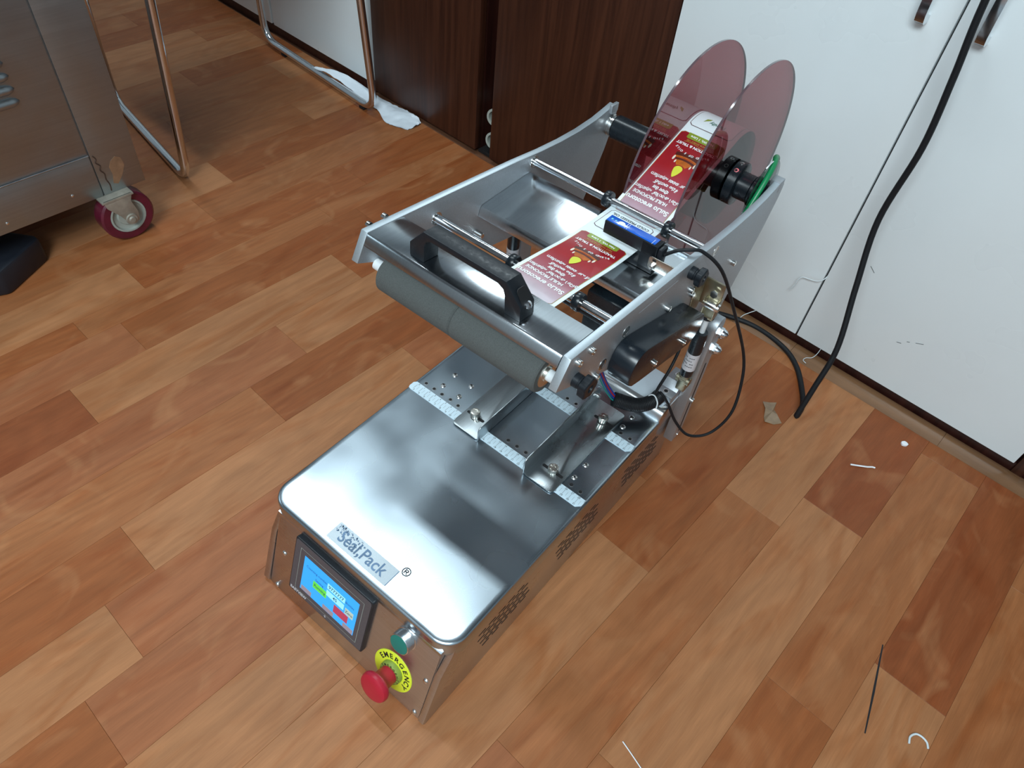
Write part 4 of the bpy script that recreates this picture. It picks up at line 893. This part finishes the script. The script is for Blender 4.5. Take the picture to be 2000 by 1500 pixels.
def label(s0, length=.150):
    """s0: brand end (towards the front), panel ends at s0+length with the green tab"""
    e = s0+length; hw = .0305
    b = MB(); strip_patch(b, -hw-.0006, hw+.0006, s0, e+.0006, .00035, r_=.004); lo_ = lp(b, 'red_label', 'l_gold', recalc=False)
    b = MB(); strip_patch(b, -hw, hw, s0, e, .0005, r_=.004, na=2); me_o = lp(b, 'printed_panel', 'label_red', lo_, recalc=False)
    # write the fade attribute from the local height along the web
    me = me_o.data; at1 = me.attributes.new('fade', 'FLOAT', 'POINT'); nn_ = len(me.vertices)//3
    for i in range(len(me.vertices)): at1.data[i].value = (i//3)/(nn_-1)
    T = lambda txt, size, a, s_, mname, bold=0, sx=1.0: (lambda mb: put_text(mb, txt, size, lambda x, y: SP(a+x*sx, s_-y, .0008), bold=bold))
    w_ = MB()
    T('Suபo erecotoru', .0100, .001, s0+.0262, '', .00028, .88)(w_)
    T('HUILE PROFONDE', .0068, .004, s0+.0375, '', .0002, .85)(w_)
    T('நெய் കായ്ൽ എണ്ണ', .0066, -.001, s0+.0460, '', .0002, .9)(w_)
    T('दीपम तेल', .0062, .0, s0+.0545, '', .0002)(w_)
    T('దీపం అయిల్', .0066, -.003, s0+.0625, '', .0002)(w_)
    T('ദീപതൈല എണ്ണ', .0066, -.003, s0+.0710, '', .0002, .9)(w_)
    T('TRADITION & TRUST', .0056, .0, e-.0190, '', .00018)(w_)
    arc_text(w_, 'BLEND OF 5 OILS', .0044, .044, R(120), R(60), lambda x, y: SP(x, e-.0275-.0035-(y-.044)-.004+.003, .0008), bold=.00012)
    lp(w_, 'lettering', 'l_white', lo_, smooth=False, recalc=False)
    # green tab
    b = MB(); strip_patch(b, -.0205, .0205, e-.0075, e+.0010, .0007); strip_patch(b, -.019, .019, e-.0085, e-.0075, .0007); lp(b, 'green_tab', 'l_green', lo_, recalc=False)
    b = MB(); put_text(b, 'Net Wt. 1 Litre', .0050, lambda x, y: SP(x, e-.0040-y, .0009), bold=.00015); lp(b, 'lettering', 'l_white', lo_, smooth=False, recalc=False)
    b = MB(); put_text(b, 'NOT FOR EDIBLE USE', .0036, lambda x, y: SP(x, e-.0115-y, .0008), bold=.00005)
    sw = []; 
    for k in range(13): a = -.019+.038*k/12; sw.append((a, e-.0148-.0012*math.sin(k/12*math.pi*2)))
    b.mesh([SP(a, s_-.0003, .0008) for a, s_ in sw]+[SP(a, s_+.0003, .0008) for a, s_ in sw], [(i, i+1, i+14, i+13) for i in range(12)]); lp(b, 'lettering', 'l_gold', lo_, smooth=False, recalc=False)
    # oil lamp: stacked brown and orange bands, white glints, yellow drop
    lc = e-.047
    def band(mb, w0, w1, s_a, s_b, bow, h):
        n_ = 14; A = []; B = []
        for k in range(n_+1):
            t_ = -1+2*k/n_; A.append(SP(t_*w0, s_a-bow*(1-t_*t_), h)); B.append(SP(t_*w1, s_b-bow*(1-t_*t_), h))
        mb.mesh(A+B, [(i, i+1, n_+2+i, n_+1+i) for i in range(n_)])
    b = MB(); band(b, .0170, .0160, lc+.0130, lc+.0070, -.0030, .0007); band(b, .0140, .0115, lc+.0045, lc+.0015, -.002, .0007); lp(b, 'lamp_print', 'l_brown', lo_, smooth=False, recalc=False)
    b = MB(); band(b, .0165, .0155, lc+.0070, lc+.0052, -.0030, .00072); band(b, .0115, .0060, lc+.0015, lc-.0065, -.002, .00072); band(b, .0160, .0140, lc+.0050, lc+.0044, -.0024, .00074); lp(b, 'lamp_print', 'l_orange', lo_, smooth=False, recalc=False)
    b = MB()
    for a, s_, r1, r2 in ((.0150, lc+.0030, .0014, .0040), (-.0145, lc+.0020, .0012, .0038), (.0105, lc-.0015, .0010, .0026), (-.0112, lc-.0022, .0010, .0028)):
        b.mesh([SP(a+r1*math.cos(k*.5236), s_+r2*math.sin(k*.5236), .0009) for k in range(12)], [tuple(range(12))])
    lp(b, 'lamp_glint', 'l_cream', lo_, smooth=False, recalc=False)
    b = MB(); dr = []
    for k in range(24):
        a = 2*math.pi*k/24; rr_ = .0056; x = rr_*math.cos(a); y = rr_*math.sin(a)
        if y < 0: x *= (1-(abs(y)/rr_)**1.6)**.5*.999 if False else (1-abs(y)/rr_)**.28; y *= 2.5
        dr.append(SP(x, lc-.0115+y, .001))
    b.mesh(dr, [tuple(range(24))]); lp(b, 'flame_print', 'l_flame', lo_, smooth=False, recalc=False)
def white_panel(s0, s1, brand=False):
    hw = .0300; b = MB(); strip_patch(b, -hw, hw, s0, s1, .00035, r_=.004); lo_ = lp(b, 'white_label', 'l_maroon', recalc=False)
    b = MB(); strip_patch(b, -hw+.0008, hw-.0008, s0+.0008, s1-.0008, .0005, r_=.0035); lp(b, 'printed_panel', 'paper', lo_, recalc=False)
    b = MB()
    if not brand:
        put_text(b, '100% NATURAL', .0062, lambda x, y: SP(x, s_at_y(.1770)-y, .0007), bold=.00012); put_text(b, 'COLD PRESSED OIL', .0058, lambda x, y: SP(x, s_at_y(.1855)-y, .0007), bold=.00012)
        lp(b, 'lettering', 'ink', lo_, smooth=False, recalc=False)
    else:
        put_text(b, 'Family', .0085, lambda x, y: SP(x-.002, s0+.016-y, .0007), bold=.0002); lp(b, 'lettering', 'l_dkgreen', lo_, smooth=False, recalc=False)
        b = MB(); b.mesh([SP(.010, s0+.020, .0007), SP(.017, s0+.013, .0007), SP(.015, s0+.021, .0007), SP(.009, s0+.024, .0007)], [(0, 1, 2, 3)]); lp(b, 'logo_mark', 'l_green', lo_, smooth=False, recalc=False)
def s_at_y(y):      # arc length where the web passes y (before the roll top)
    for i in range(len(fine)-1):
        if fine[i].x <= y <= fine[i+1].x: return cum[i]+(y-fine[i].x)
    return 0
E1 = s_at_y(.1300); E2 = s_at_y(.3370); S2 = s_at_y(.1945)
label(E1-.150); white_panel(s_at_y(.1480), s_at_y(.1920))
label(S2, E2-S2); white_panel(E2+.0125, E2+.09, True)
